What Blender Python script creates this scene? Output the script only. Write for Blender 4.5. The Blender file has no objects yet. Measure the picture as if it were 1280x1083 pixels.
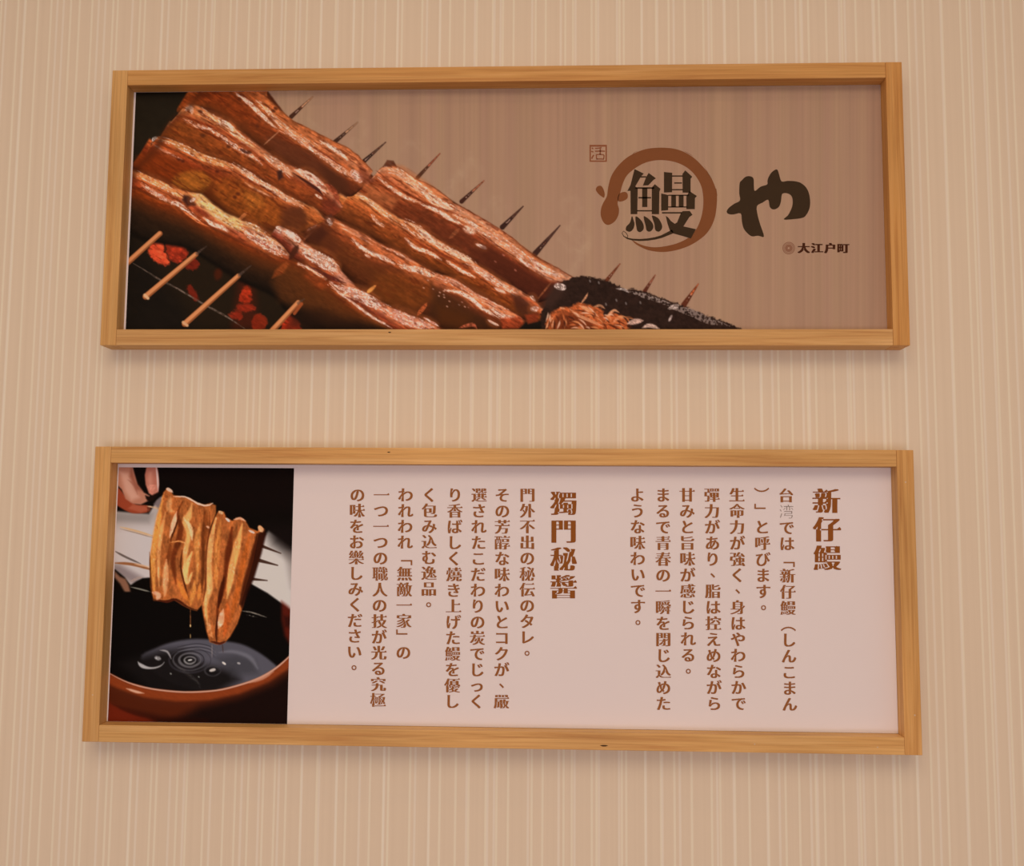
import bpy, bmesh, math
import numpy as np
from mathutils import Vector, Matrix
from mathutils.geometry import tessellate_polygon

# ------------------------------------------------------------------ camera, world, lights, exposure
SC = bpy.context.scene
COL = SC.collection
Z0 = 1.70                                   # height of the middle between the two posters
FPX = 1206.3
CAM = np.array([0.07477, -1.44863, Z0 - 0.17977])
ROT = (1.65987, -0.00714, 0.03767)
cd = bpy.data.cameras.new('camera'); cam = bpy.data.objects.new('camera', cd); COL.objects.link(cam)
cd.sensor_fit = 'HORIZONTAL'; cd.sensor_width = 36; cd.lens = 36 * FPX / 1280
cd.clip_start = 0.01; cd.clip_end = 50
cam.location = CAM; cam.rotation_euler = ROT
SC.camera = cam
SC.view_settings.view_transform = 'Standard'; SC.view_settings.look = 'None'
SC.view_settings.exposure = 0; SC.view_settings.gamma = 1; SC.view_settings.use_curve_mapping = False

WARM = (1.0, 0.76, 0.62)
world = bpy.data.worlds.new('room_fill'); SC.world = world; world.use_nodes = True
bg = world.node_tree.nodes['Background']; bg.inputs[0].default_value = (1.0, 0.80, 0.68, 1); bg.inputs[1].default_value = 0.515

def area(name, loc, target, size, power, col=WARM):
    l = bpy.data.lights.new(name, 'AREA'); l.shape = 'DISK'; l.size = size; l.energy = power; l.color = col
    o = bpy.data.objects.new(name, l); COL.objects.link(o); o.location = loc
    o.rotation_euler = (Vector(target) - Vector(loc)).to_track_quat('-Z', 'Y').to_euler()
    return o
area('ceiling_light', (0.0, -2.6, 2.97), (0, -2.6, 0), 2.6, 42.5, (1.0, .72, .47))          # warm ceiling panel
area('room_fill', (0.0, -4.0, 0.5), (0, 0, 1.0), 1.6, 26, (1.0, .87, .96))                 # added fill from low in front, no real lamp; lifts the lower wall
strip = area('fill_strip', (0.0, -0.80, 2.95), (0, -.80, 0), 2.4, 1.6, (1.0, .56, .22))  # added warm strip, not a known lamp; deepens contact shadows, warms wall top
strip.data.shape = 'RECTANGLE'; strip.data.size_y = .06

# lin = what a white paper shows in this light, used to find print and wood colours from what the photo shows
def lin(c):
    c = np.asarray(c, float) / 255
    return np.where(c <= 0.04045, c / 12.92, ((c + 0.055) / 1.055) ** 2.4)
LIGHT = np.array([0.80, 0.60, 0.50])
def alb(c, k=1.0):
    return np.clip(lin(c) / (LIGHT * k), 0.002, 0.9)

# ------------------------------------------------------------------ geometry between photo and poster planes
def rotm(rx, ry, rz):
    c, s = math.cos, math.sin
    Rx = np.array([[1, 0, 0], [0, c(rx), -s(rx)], [0, s(rx), c(rx)]])
    Ry = np.array([[c(ry), 0, s(ry)], [0, 1, 0], [-s(ry), 0, c(ry)]])
    Rz = np.array([[c(rz), -s(rz), 0], [s(rz), c(rz), 0], [0, 0, 1]])
    return Rz @ Ry @ Rx
MR = rotm(*ROT)
def to_px(x, y, z):
    q = np.stack([x - CAM[0], y - CAM[1], z - CAM[2]], -1) @ MR
    return 640 + FPX * q[..., 0] / -q[..., 2], 541.5 - FPX * q[..., 1] / -q[..., 2]
def at(px, py, y):
    """point of the plane at depth y that the photo shows at (px, py): x, z"""
    px, py = np.asarray(px, float), np.asarray(py, float)
    d = np.stack([(px - 640) / FPX, (541.5 - py) / FPX, -np.ones_like(px)], -1) @ MR.T
    t = (y - CAM[1]) / d[..., 1]
    return CAM[0] + t * d[..., 0], CAM[2] + t * d[..., 2]

# ------------------------------------------------------------------ ART-BEGIN: the two printed photographs, painted on a grid of points
def sst(x, a, b):
    t = np.clip((x - a) / (b - a + 1e-12), 0, 1); return t * t * (3 - 2 * t)
def hsh(i, j, seed):
    n = (i * 374761393 + j * 668265263 + seed * 974711) & 0x7fffffff
    n = ((n ^ (n >> 13)) * 1274126177) & 0x7fffffff
    n = (n ^ (n >> 16)) & 0xffff
    return n / 65535.0
def noise(x, y, seed=0):
    i = np.floor(x).astype(np.int64); j = np.floor(y).astype(np.int64)
    fx = x - i; fy = y - j; fx = fx * fx * (3 - 2 * fx); fy = fy * fy * (3 - 2 * fy)
    a = hsh(i, j, seed); b = hsh(i + 1, j, seed); c = hsh(i, j + 1, seed); d = hsh(i + 1, j + 1, seed)
    return (a * (1 - fx) + b * fx) * (1 - fy) + (c * (1 - fx) + d * fx) * fy
def fbm(x, y, seed=0, o=3):
    v = 0; a = 1; s = 0
    for k in range(o):
        v = v + a * noise(x * 2 ** k, y * 2 ** k, seed + 17 * k); s += a; a *= .5
    return v / s
def smooth_line(p, n=5, closed=False):
    p = np.asarray(p, float); m = len(p); out = []
    for i in range(m if closed else m - 1):
        if closed: a, b, c, d = p[i - 1], p[i], p[(i + 1) % m], p[(i + 2) % m]
        else: a, b, c, d = p[max(i - 1, 0)], p[i], p[i + 1], p[min(i + 2, m - 1)]
        for k in range(n):
            t = k / n
            out.append(.5 * (2 * b + (c - a) * t + (2 * a - 5 * b + 4 * c - d) * t * t + (3 * b - a - 3 * c + d) * t ** 3))
    if not closed: out.append(p[-1])
    return np.array(out)
TH = math.radians(31.7); CT, ST = math.cos(TH), math.sin(TH)
class Canvas:
    def __init__(s, X, Y, base):
        s.X, s.Y = X, Y
        s.C = np.empty(X.shape + (3,)); s.C[:] = base
        s.M = np.zeros(X.shape)                       # where the photograph proper is
        s.S = X * CT + Y * ST; s.T = -X * ST + Y * CT  # along / across the skewered fillets
    def box(s, p, pad):
        p = np.asarray(p, float)
        m = (s.X > p[:, 0].min() - pad) & (s.X < p[:, 0].max() + pad) & (s.Y > p[:, 1].min() - pad) & (s.Y < p[:, 1].max() + pad)
        r = np.where(m.any(1))[0]; c = np.where(m.any(0))[0]
        if len(r) == 0 or len(c) == 0: return None
        return slice(r[0], r[-1] + 1), slice(c[0], c[-1] + 1)
    def put(s, b, a, col, photo=True):
        a = np.clip(a, 0, 1)[..., None]
        s.C[b] = s.C[b] * (1 - a) + np.asarray(col, float) * a
        if photo: s.M[b] = np.maximum(s.M[b], a[..., 0])
    def poly(s, p, col, soft=1.0, alpha=1.0, curve=False, tex=0, seed=1, sc=(6, 2), photo=True, rough=0):
        p = np.asarray(p, float)
        if curve: p = smooth_line(p, 4, True)
        b = s.box(p, soft + rough + 1)
        if b is None: return
        x, y = s.X[b], s.Y[b]
        if rough:
            x = x + rough * 2 * (fbm(x / 3, y / 3, seed + 5) - .5); y = y + rough * 2 * (fbm(x / 3, y / 3, seed + 9) - .5)
        ins = np.zeros(x.shape, bool); d2 = np.full(x.shape, 1e9)
        q = np.roll(p, -1, 0)
        for (x0, y0), (x1, y1) in zip(p, q):
            if y0 != y1:
                ins ^= ((y0 > y) != (y1 > y)) & (x < (x1 - x0) * (y - y0) / (y1 - y0) + x0)
            dx, dy = x1 - x0, y1 - y0; L = dx * dx + dy * dy + 1e-9
            t = np.clip(((x - x0) * dx + (y - y0) * dy) / L, 0, 1)
            d2 = np.minimum(d2, (x - x0 - t * dx) ** 2 + (y - y0 - t * dy) ** 2)
        d = np.sqrt(d2) * np.where(ins, 1, -1)
        a = sst(d, -soft, soft) * alpha
        c = np.asarray(col, float)
        if tex:
            n = fbm(s.S[b] / sc[0], s.T[b] / sc[1], seed) - .5
            c = np.clip(c * (1 + tex * 2 * n[..., None]), 0, 255)
        s.put(b, a, c, photo)
    def stroke(s, p, w, col, soft=.8, alpha=1.0, fleck=0, seed=1, sc=(3.2, 1.5), curve=True, photo=True, wob=0, taper=.22):
        p = np.asarray(p, float)
        w = np.asarray(w if np.ndim(w) else [w] * len(p), float)
        if len(w) != len(p): w = np.interp(np.linspace(0, 1, len(p)), np.linspace(0, 1, len(w)), w)
        if curve and len(p) > 2: pw = smooth_line(np.c_[p, w], 4); p, w = pw[:, :2], np.maximum(pw[:, 2], 0.05)
        if curve and taper:                            # brush marks run out at both ends
            q = np.r_[0, np.cumsum(np.hypot(*np.diff(p, axis=0).T))]
            if len(p) == 2:
                p = p[0] + (p[1] - p[0]) * np.linspace(0, 1, 7)[:, None]; w = np.interp(np.linspace(0, 1, 7), [0, 1], w); q = np.linspace(0, q[-1], 7)
            u = q / (q[-1] + 1e-9); w = w * np.minimum(1, .25 + .75 * np.minimum(u, 1 - u) / taper)
        b = s.box(p, w.max() + soft + 1 + wob)
        if b is None: return
        x, y = s.X[b], s.Y[b]; d = np.full(x.shape, 1e9)
        if wob:
            y = y + wob * 2 * (fbm(s.S[b] / 5, s.T[b] / 5, seed + 3, 2) - .5)
        for k in range(len(p) - 1):
            (x0, y0), (x1, y1) = p[k], p[k + 1]; dx, dy = x1 - x0, y1 - y0; L = dx * dx + dy * dy + 1e-9
            t = np.clip(((x - x0) * dx + (y - y0) * dy) / L, 0, 1)
            d = np.minimum(d, np.hypot(x - x0 - t * dx, y - y0 - t * dy) - (w[k] + (w[k + 1] - w[k]) * t) / 2)
        a = (1 - sst(d, -soft, soft)) * alpha
        if fleck:
            n = .6 * noise(s.S[b] / sc[0], s.T[b] / sc[1], seed) + .4 * noise(s.S[b] / sc[0] * 2.1, s.T[b] / sc[1] * 1.7, seed + 7)
            a = a * ((1 - fleck) + fleck * sst(n, .42, .62))
        s.put(b, a, col, photo)
    def ribbon(s, top, bot, st0, st1=None, soft=1.0, tex=.16, seed=1, cap=1.5, photo=True):
        """a fillet between its upper and lower edge; colour stops across it, at its start and at its end"""
        f = lambda p: np.array([(x * CT + y * ST, -x * ST + y * CT) for x, y in smooth_line(p, 4)])
        a, bt = f(top), f(bot)
        a = a[np.argsort(a[:, 0])]; bt = bt[np.argsort(bt[:, 0])]
        bx = s.box(np.r_[np.asarray(top, float), np.asarray(bot, float)], 3)
        if bx is None: return
        S, T = s.S[bx], s.T[bx]
        wob = 1.6 * (fbm(S / 7, T / 7, seed + 40, 2) - .5)
        ta = np.interp(S, a[:, 0], a[:, 1]) + wob; tb = np.interp(S, bt[:, 0], bt[:, 1])
        s0, s1 = min(a[0, 0], bt[0, 0]), max(a[-1, 0], bt[-1, 0])
        h = np.maximum(tb - ta, .5); v = (T - ta) / h
        m = sst(T - ta, -soft, soft) * sst(tb - T, -soft, soft) * sst(S - s0, -cap, cap) * sst(s1 - S, -cap, cap)
        st1 = st1 or st0
        def ramp(st):
            k = np.array([q[0] for q in st]); return np.stack([np.interp(v, k, [q[1][i] for q in st]) for i in range(3)], -1)
        u = np.clip((S - s0) / (s1 - s0), 0, 1)[..., None]
        c = ramp(st0) * (1 - u) + ramp(st1) * u
        if h.max() > 8: c = c * (1 - .30 * sst(v, .78, 1) - .22 * (1 - sst(T - ta, .4, 2.2)))[..., None]
        n = fbm(S / 9, T / 2.2, seed) - .5; n2 = fbm(S / 3.5, T / 3, seed + 11, 2) - .5
        c = np.clip(c * (1 + 2 * tex * n[..., None] + 1.1 * tex * n2[..., None]), 0, 255)
        s.put(bx, m, c, photo)

W = (232, 186, 158); P = (222, 160, 125); DK = (48, 20, 10); BR = (146, 70, 30); RB = (150, 62, 26); OR = (196, 102, 46)

def gloss(c, p, w, col, **k):
    """a bright ridge: warm swelling of the flesh first, the broken gloss on it"""
    w_ = np.asarray(w if np.ndim(w) else [w], float)
    c.stroke(p, w_ * 1.5 + 5, (204, 108, 56), soft=3.2, alpha=.42)
    k.setdefault('wob', .9); k.setdefault('soft', 1.0)
    c.stroke(p, w, col, **k)
    q = np.asarray(p, float)
    if len(q) > 2 and w_.max() > 3:                    # thin wet lines beside each other on the swelling
        d = np.gradient(q, axis=0); n = np.c_[-d[:, 1], d[:, 0]] / (np.hypot(*d.T)[:, None] + 1e-9); sd = k.get('seed', 1)
        for j, (o, cc, ww) in enumerate([(-.36, (236, 200, 180), 1.3), (.34, (236, 196, 176), 1.5), (.04, (240, 208, 192), 1.2)]):
            c.stroke(q + n * (w_.max() * o), ww, cc, soft=.7, alpha=.75, fleck=.95, seed=sd + 60 + j, sc=(2.6, 1.6), wob=1.3)
        c.stroke(q + n * (w_.max() * .75 + 1), 1.8, (96, 34, 16), soft=1.1, alpha=.5, fleck=.6, seed=sd + 70, sc=(6, 2), wob=1)

def skewer(c, a, b, w, light, dark, tip=None, photo=True):
    a = np.array(a, float); b = np.array(b, float); n = np.array([-(b - a)[1], (b - a)[0]]); n /= np.hypot(*n)
    if n[1] < 0: n = -n
    c.stroke([a, b], w, dark, soft=.7, curve=False, photo=photo)
    c.stroke([a - n * .12 * w[0], b - n * .12 * w[1]], [w[0] * .62, w[1] * .62], light, soft=1.0, curve=False, photo=photo)

def paint_linen(c):
    n = .3 * noise(c.X / 14, c.Y / 900, 3) + .45 * noise(c.X / 4.2, c.Y / 500, 4) + .35 * noise(c.X / 1.7, c.Y / 160, 5)
    g = noise(c.X / 11 + 40, c.Y / 1200, 8) - .5
    c.C[:] = np.array([166, 125, 100]) * (1 + .095 * (n - .55))[..., None] + g[..., None] * np.array([3, 4, 1]) * 1.6
    # steam printed over the linen
    st = (196, 160, 130)
    for p, w, a in [([(548, 262), (560, 248), (566, 228), (584, 210), (588, 196)], [5, 9, 7, 8, 3], .22), ([(590, 232), (600, 215), (588, 200), (578, 214), (584, 232)], [4, 5, 5, 5, 3], .16),
        ([(610, 250), (622, 262), (626, 285)], [3, 6, 3], .14), ([(700, 300), (714, 312), (729, 312), (736, 300), (725, 290), (706, 285)], [3, 5, 5, 5, 5, 3], .24),
        ([(706, 268), (704, 255), (716, 247), (724, 258), (721, 272), (710, 284)], [3, 6, 7, 6, 6, 3], .22), ([(712, 290), (728, 310), (722, 330), (708, 345)], [4, 7, 7, 6], .22),
        ([(445, 150), (456, 158), (452, 172), (440, 182), (460, 190)], [5, 7, 7, 8, 4], .14), ([(385, 150), (402, 168), (430, 172)], [6, 10, 5], .12), ([(500, 190), (515, 180), (540, 200)], [5, 9, 4], .12),
        ([(600, 282), (606, 262), (620, 248), (632, 262)], [4, 6, 5, 3], .12)]:
        c.stroke(p, w, st, soft=7, alpha=a * 1.15, photo=False, wob=5, fleck=.5, seed=int(p[0][0]), sc=(9, 7))

def paint_grill(c):
    paint_linen(c)
    # far side skewer tips over the linen
    for a, b, w0, d, l in [((364, 146), (391, 121), 5.5, (70, 40, 28), (205, 150, 110)), ((418, 178), (447, 153), 5.5, (66, 40, 30), (200, 150, 112)), ((450, 206), (482, 178), 6, (50, 30, 24), (120, 84, 66)),
        ((522, 222), (550, 192), 5, (84, 48, 32), (190, 100, 70)), ((577, 252), (605, 226), 5.5, (66, 36, 28), (200, 120, 84)), ((628, 284), (654, 258), 6.5, (58, 34, 28), (90, 56, 44)),
        ((669, 317), (700, 282), 7, (62, 36, 30), (92, 58, 48)), ((758, 351), (775, 330), 5, (112, 58, 38), (150, 82, 56)), ((806, 364), (819, 344), 5, (96, 46, 32), (176, 104, 76)), ((855, 381), (873, 355), 7, (96, 46, 30), (214, 112, 66))]:
        a, b = np.array(a, float), np.array(b, float); m = a * .5 + b * .5
        c.stroke([a, m, b], [w0, w0 * .62, 1.2], d, soft=.7, curve=False)
        c.stroke([m, b], [w0 * .4, 1.0], l, soft=.7, curve=False, alpha=.85)
        c.stroke([a * .8 + b * .2, a * .45 + b * .55], [w0 * .3, .6], (190, 150, 130), soft=.5, curve=False, alpha=.7, fleck=.9, seed=int(a[0]), sc=(2, 2))
    # black grill background
    c.poly([(150, 105), (259, 105), (256, 116), (244, 126), (230, 134), (222, 150), (230, 190), (300, 280), (420, 380), (560, 400), (690, 400), (700, 420), (150, 420)], (27, 20, 15), 1.2, tex=.10, sc=(14, 9))
    c.poly([(160, 105), (262, 105), (244, 132), (215, 165), (196, 180), (164, 208)], (38, 29, 19), 5, alpha=.8, tex=.12, sc=(12, 9))
    c.poly([(160, 105), (258, 105), (250, 116), (164, 119)], (14, 8, 4), 3, alpha=.8)
    c.poly([(170, 300), (330, 320), (420, 395), (420, 414), (250, 414)], (42, 28, 16), 14, alpha=.6)
    # glowing charcoal
    E1, E2, E3 = (232, 82, 48), (168, 52, 30), (116, 34, 20)
    c.poly([(186, 318), (188, 307), (196, 301), (203, 303), (206, 315), (212, 329), (205, 332), (196, 328)], E1, 1.8, curve=True, rough=2.2, tex=.18, sc=(5, 4))
    c.poly([(208, 303), (216, 300), (226, 302), (234, 312), (233, 322), (222, 329), (213, 325), (208, 314)], E2, 1.8, curve=True, rough=2.2, tex=.3, sc=(4, 4))
    c.poly([(228, 330), (240, 322), (249, 328), (246, 336), (236, 337)], E3, 1.8, curve=True, rough=2.2, tex=.3, sc=(4, 3))
    c.poly([(233, 362), (238, 356), (248, 372), (244, 376)], E3, 1.8, curve=True, rough=2.2)
    c.poly([(299, 376), (304, 360), (311, 357), (315, 370), (310, 379)], (220, 66, 34), 1.8, curve=True, rough=2.2, tex=.2, sc=(4, 4))
    c.poly([(296, 382), (312, 380), (320, 386), (308, 390), (298, 388)], E2, 1.8, curve=True, rough=2.2)
    c.poly([(287, 392), (298, 388), (304, 396), (298, 400), (288, 396)], E2, 1.8, curve=True, rough=2.2, tex=.2)
    c.poly([(315, 398), (325, 392), (334, 402), (330, 412), (316, 412)], (140, 44, 22), 1.8, curve=True, rough=2.2, tex=.2)
    c.poly([(356, 400), (364, 391), (372, 398), (375, 413), (352, 413)], (206, 58, 30), 1.8, curve=True, rough=2.2, tex=.2)
    c.poly([(268, 340), (276, 334), (277, 346), (270, 350)], (70, 28, 14), 3, curve=True)
    c.poly([(298, 350), (318, 345), (322, 412), (290, 412)], (120, 30, 14), 8, alpha=.35)
    # grate wire
    c.stroke([(166, 329), (186, 341), (200, 350), (222, 361), (252, 379), (280, 394), (306, 411)], [1.5, 2.2, 2.4, 2, 2.2, 2.4, 2.6], (120, 98, 84), soft=.8, fleck=.6, seed=4, sc=(4, 2))
    c.poly([(256, 108), (330, 108), (362, 150), (440, 192), (468, 222), (490, 208), (545, 238), (626, 290), (700, 340), (712, 352), (690, 400), (560, 412), (430, 408), (300, 320), (164, 240), (164, 205), (200, 172)], (84, 38, 20), 1.5, tex=.15)
    # ------------- right group, back to front
    c.ribbon([(463, 224), (470, 217), (476, 210), (487, 205), (500, 211), (520, 223), (545, 235), (565, 251), (590, 265), (607, 275), (626, 287), (645, 300), (667, 319), (690, 331), (718, 347)],
             [(440, 246), (470, 262), (500, 282), (530, 294), (560, 312), (590, 330), (615, 346), (640, 360), (668, 378), (690, 372), (712, 360)],
             [(0, (176, 96, 58)), (.1, (214, 146, 108)), (.25, (190, 104, 64)), (.4, (172, 82, 44)), (.6, (150, 68, 34)), (.85, (132, 60, 30)), (1, (96, 40, 20))],
             [(0, (168, 92, 60)), (.12, (214, 146, 110)), (.32, (214, 140, 104)), (.42, (150, 62, 36)), (.5, (84, 36, 24)), (.9, (66, 28, 20)), (1, (44, 20, 14))], seed=21)
    c.poly([(478, 209), (484, 200), (492, 201), (496, 208)], (112, 66, 46), 1)
    gloss(c, [(480, 212), (496, 214), (515, 228), (535, 242), (556, 258)], [4, 9, 11, 11, 8], (226, 164, 126), fleck=.55, seed=31, sc=(3, 1.6), alpha=.85)
    gloss(c, [(528, 240), (548, 254), (566, 262)], [5, 12, 6], W, fleck=.4, seed=32, sc=(8, 1.5), alpha=.85)
    gloss(c, [(472, 222), (490, 236), (512, 249), (528, 253)], [2.5, 4, 4, 2], (220, 150, 112), fleck=.3, seed=33)
    gloss(c, [(526, 255), (545, 263), (562, 273), (578, 281)], [2, 4.5, 4.5, 3], W, fleck=.15, seed=34)
    c.stroke([(470, 213), (500, 236), (530, 253), (570, 268), (600, 285)], [1.5, 2.5, 3, 2.5, 2], (140, 58, 30), alpha=.75, fleck=.3, seed=35)
    gloss(c, [(566, 268), (590, 280), (612, 298), (640, 318)], [3, 5, 5, 4], (226, 156, 120), fleck=.45, seed=36, sc=(6, 1.2))
    c.stroke([(580, 285), (593, 290)], [8, 10], W, soft=2, fleck=.4, seed=37)
    gloss(c, [(600, 284), (630, 303), (655, 322), (690, 342)], [8, 9, 10, 8], (216, 140, 104), fleck=.6, seed=38, sc=(3, 1.3))
    gloss(c, [(646, 322), (664, 334), (690, 350)], [3, 4, 4], (232, 176, 156), fleck=.2, seed=39)
    c.stroke([(600, 291), (625, 309), (645, 322)], 1.2, (130, 52, 30), alpha=.8)
    gloss(c, [(660, 320), (675, 334), (700, 346)], [3, 8, 6], (222, 170, 150), fleck=.6, seed=40)
    gloss(c, [(595, 305), (608, 311)], [4, 5], (236, 196, 178), fleck=.3, seed=41)
    c.poly([(608, 305), (645, 328), (690, 352), (700, 366), (668, 374), (610, 330), (590, 312)], (72, 30, 18), 5, alpha=.55)
    c.stroke([(562, 298), (574, 286)], 5, (176, 98, 60), alpha=.6)
    c.stroke([(673, 373), (690, 352)], 2.2, (150, 84, 52), alpha=.9)
    for p in [(618, 326), (643, 337), (628, 318)]: c.stroke([p, (p[0] + 2.5, p[1] + 2)], 2, (170, 100, 80), alpha=.7)
    # second row right
    c.ribbon([(434, 246), (440, 240), (449, 240), (460, 247), (480, 260), (500, 273), (520, 281), (540, 294), (560, 307), (580, 320), (600, 333), (620, 346), (645, 360), (665, 373), (677, 384)],
             [(408, 268), (425, 277), (455, 292), (490, 312), (520, 330), (545, 341), (565, 348), (600, 368), (625, 382), (650, 398), (672, 402)],
             [(0, (212, 138, 88)), (.18, (204, 118, 62)), (.35, (186, 92, 44)), (.55, (150, 74, 34)), (1, (92, 42, 20))],
             [(0, (206, 130, 94)), (.25, (188, 100, 66)), (.45, (156, 70, 34)), (.75, (150, 72, 28)), (1, (70, 30, 16))], seed=51)
    gloss(c, [(446, 243), (462, 252), (482, 268), (498, 278)], [4, 6, 5, 3], (224, 156, 106), fleck=.4, seed=52)
    gloss(c, [(505, 276), (522, 285), (536, 298), (556, 310), (585, 325), (594, 332)], [2, 7, 8, 7, 9, 5], (228, 174, 140), fleck=.35, seed=53, sc=(5, 1.4))
    gloss(c, [(500, 279), (515, 290), (530, 300)], [2, 4, 2], (224, 140, 90), fleck=.8, seed=54, sc=(2.5, 1.6))
    gloss(c, [(464, 268), (470, 276), (480, 284)], [2, 4, 2], (222, 150, 112), fleck=.5, seed=55)
    gloss(c, [(506, 298), (520, 310), (536, 316), (552, 325)], [4, 4, 3.5, 2.5], (228, 164, 136), fleck=.15, seed=56)
    gloss(c, [(558, 326), (576, 338), (594, 347)], [3, 3.5, 2.5], (228, 160, 130), fleck=.1, seed=57)
    c.stroke([(500, 288), (530, 308), (560, 322), (600, 345)], [2, 3, 3, 2], (136, 48, 24), alpha=.6, fleck=.4, seed=58)
    gloss(c, [(582, 328), (604, 342), (625, 356), (648, 368)], [5, 8, 8, 5], (218, 150, 120), fleck=.55, seed=59, sc=(3, 1.4))
    gloss(c, [(618, 360), (632, 367)], [3.5, 4], (226, 170, 146), fleck=.2, seed=60)
    c.poly([(640, 368), (655, 372), (672, 392), (660, 402), (644, 388)], (58, 28, 20), 4, alpha=.75)
    c.stroke([(652, 372), (666, 378), (674, 388)], [4, 6, 3], (180, 84, 50), fleck=.3, seed=61)
    gloss(c, [(664, 386), (672, 386)], [6, 7], (226, 184, 168), fleck=.5, seed=62, sc=(3, 2))
    gloss(c, [(663, 370), (669, 376)], 4, (222, 176, 156), fleck=.5, seed=63)
    c.poly([(656, 394), (674, 391), (672, 402), (660, 405)], (140, 56, 30), 2)
    # third row right
    c.ribbon([(404, 276), (412, 270), (425, 277), (440, 285), (455, 292), (470, 301), (490, 311), (510, 320), (525, 331), (545, 341), (565, 347), (580, 357), (600, 369), (620, 379), (645, 392), (655, 401)],
             [(380, 300), (400, 316), (420, 332), (440, 352), (465, 370), (490, 384), (520, 396), (560, 412), (600, 414), (630, 413), (650, 410)],
             [(0, (196, 104, 62)), (.14, (190, 96, 52)), (.3, (160, 74, 36)), (.55, (126, 62, 28)), (1, (84, 38, 18))],
             [(0, (206, 120, 84)), (.2, (206, 116, 78)), (.4, (120, 50, 28)), (.6, (72, 32, 18)), (1, (60, 26, 14))], seed=71)
    c.poly([(395, 292), (412, 284), (428, 310), (412, 322)], (88, 40, 22), 8, alpha=.7)
    c.poly([(470, 340), (500, 338), (540, 352), (545, 372), (520, 388), (480, 380), (462, 362)], (140, 70, 26), 9, alpha=.6, tex=.1)
    c.poly([(455, 330), (490, 332), (480, 345), (462, 352)], (92, 44, 20), 7, alpha=.6)
    c.poly([(540, 356), (575, 372), (610, 400), (615, 412), (560, 412), (535, 392), (540, 372)], (62, 34, 18), 8, alpha=.75)
    c.poly([(545, 380), (590, 395), (580, 412), (550, 405)], (92, 44, 16), 8, alpha=.5)
    for k, (a, b) in enumerate([((417, 277), (470, 304)), ((425, 284), (466, 306)), ((474, 306), (524, 332))]):
        gloss(c, [a, ((a[0] + b[0]) / 2, (a[1] + b[1]) / 2 - 1), b], [2, 3, 2], (222, 150, 118), fleck=.35, seed=72 + k)
    gloss(c, [(440, 298), (455, 312), (478, 322), (494, 330)], [4, 4, 5, 3], (230, 176, 150), fleck=.35, seed=76, sc=(5, 1.6))
    c.stroke([(456, 318), (463, 322)], 3, (228, 170, 140), alpha=.9)
    gloss(c, [(497, 330), (510, 335), (525, 338), (546, 347)], [3, 6, 8, 5], (228, 180, 152), fleck=.6, seed=77, sc=(2.6, 1.8))
    gloss(c, [(545, 346), (568, 354), (590, 368), (615, 381), (640, 394)], [6, 8, 8, 8, 8], (216, 134, 100), fleck=.5, seed=78, sc=(2.8, 1.4))
    gloss(c, [(556, 363), (572, 365), (588, 373), (600, 383), (612, 391), (628, 399)], [3, 3.2, 4.5, 4, 3, 2], (236, 192, 170), fleck=.1, seed=79)
    gloss(c, [(612, 385), (630, 396), (643, 397)], [4, 6, 5], (228, 172, 148), fleck=.5, seed=80)
    gloss(c, [(610, 400), (623, 407)], [3, 3.5], (226, 180, 160), fleck=.1, seed=81)
    c.poly([(625, 398), (650, 396), (655, 404), (648, 411), (628, 411)], (188, 78, 42), 2.5, alpha=.85, tex=.15)
    for k in range(34):
        x, y = 528 + 58 * hsh(k, 1, 5), 346 + 42 * hsh(k, 2, 5)
        if (y - 346) > (x - 528) * .9 + 14 or (y - 346) < (x - 528) * .55 - 4: continue
        c.stroke([(x, y), (x + 1.8, y + 1)], 1.8, (206, 150, 124), soft=.6, alpha=.7)
    # ------------- left group, back to front
    c.ribbon([(240, 106), (256, 104), (330, 104), (334, 118), (341, 128), (362, 147), (385, 160), (413, 174), (443, 190), (466, 214)],
             [(225, 142), (258, 134), (290, 154), (315, 174), (345, 194), (378, 210), (412, 228), (436, 246), (452, 236)],
             [(0, (196, 104, 52)), (.3, (178, 86, 36)), (.5, (158, 66, 26)), (.8, (150, 66, 26)), (1, (150, 70, 30))],
             [(0, (186, 100, 58)), (.25, (206, 128, 88)), (.45, (178, 92, 56)), (.62, (112, 50, 28)), (1, (74, 34, 20))], seed=91)
    c.poly([(330, 172), (345, 170), (385, 188), (415, 206), (432, 224), (436, 240), (420, 240), (395, 222), (365, 204), (345, 192)], (100, 50, 30), 6, alpha=.75)
    c.poly([(398, 205), (420, 212), (436, 232), (430, 244), (412, 232)], (70, 34, 20), 6, alpha=.6)
    c.poly([(258, 112), (300, 118), (320, 150), (300, 152), (262, 130)], (150, 62, 24), 7, alpha=.5)
    gloss(c, [(294, 115), (301, 121), (312, 129), (322, 139), (336, 152), (348, 162)], [2.5, 4, 5, 5, 4, 2], (232, 178, 148), fleck=.35, seed=92)
    gloss(c, [(320, 125), (336, 140), (352, 156), (376, 172), (400, 186)], [3, 5, 6, 5, 5], (220, 150, 104), fleck=.5, seed=93, sc=(5, 1.5))
    gloss(c, [(350, 160), (376, 176), (396, 190), (412, 202), (430, 214), (448, 226)], [4, 6, 5, 6, 8, 8], (224, 158, 124), fleck=.55, seed=94, sc=(3, 1.5))
    gloss(c, [(400, 176), (420, 188), (436, 200)], [3, 5, 3], W, fleck=.4, seed=95, sc=(6, 1.3))
    c.stroke([(384, 180), (404, 192), (424, 206)], [1.5, 2, 1.5], (150, 60, 34), alpha=.7)
    gloss(c, [(440, 214), (452, 226)], [10, 12], (220, 170, 150), fleck=.5, seed=96, sc=(2, 1.5))
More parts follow.
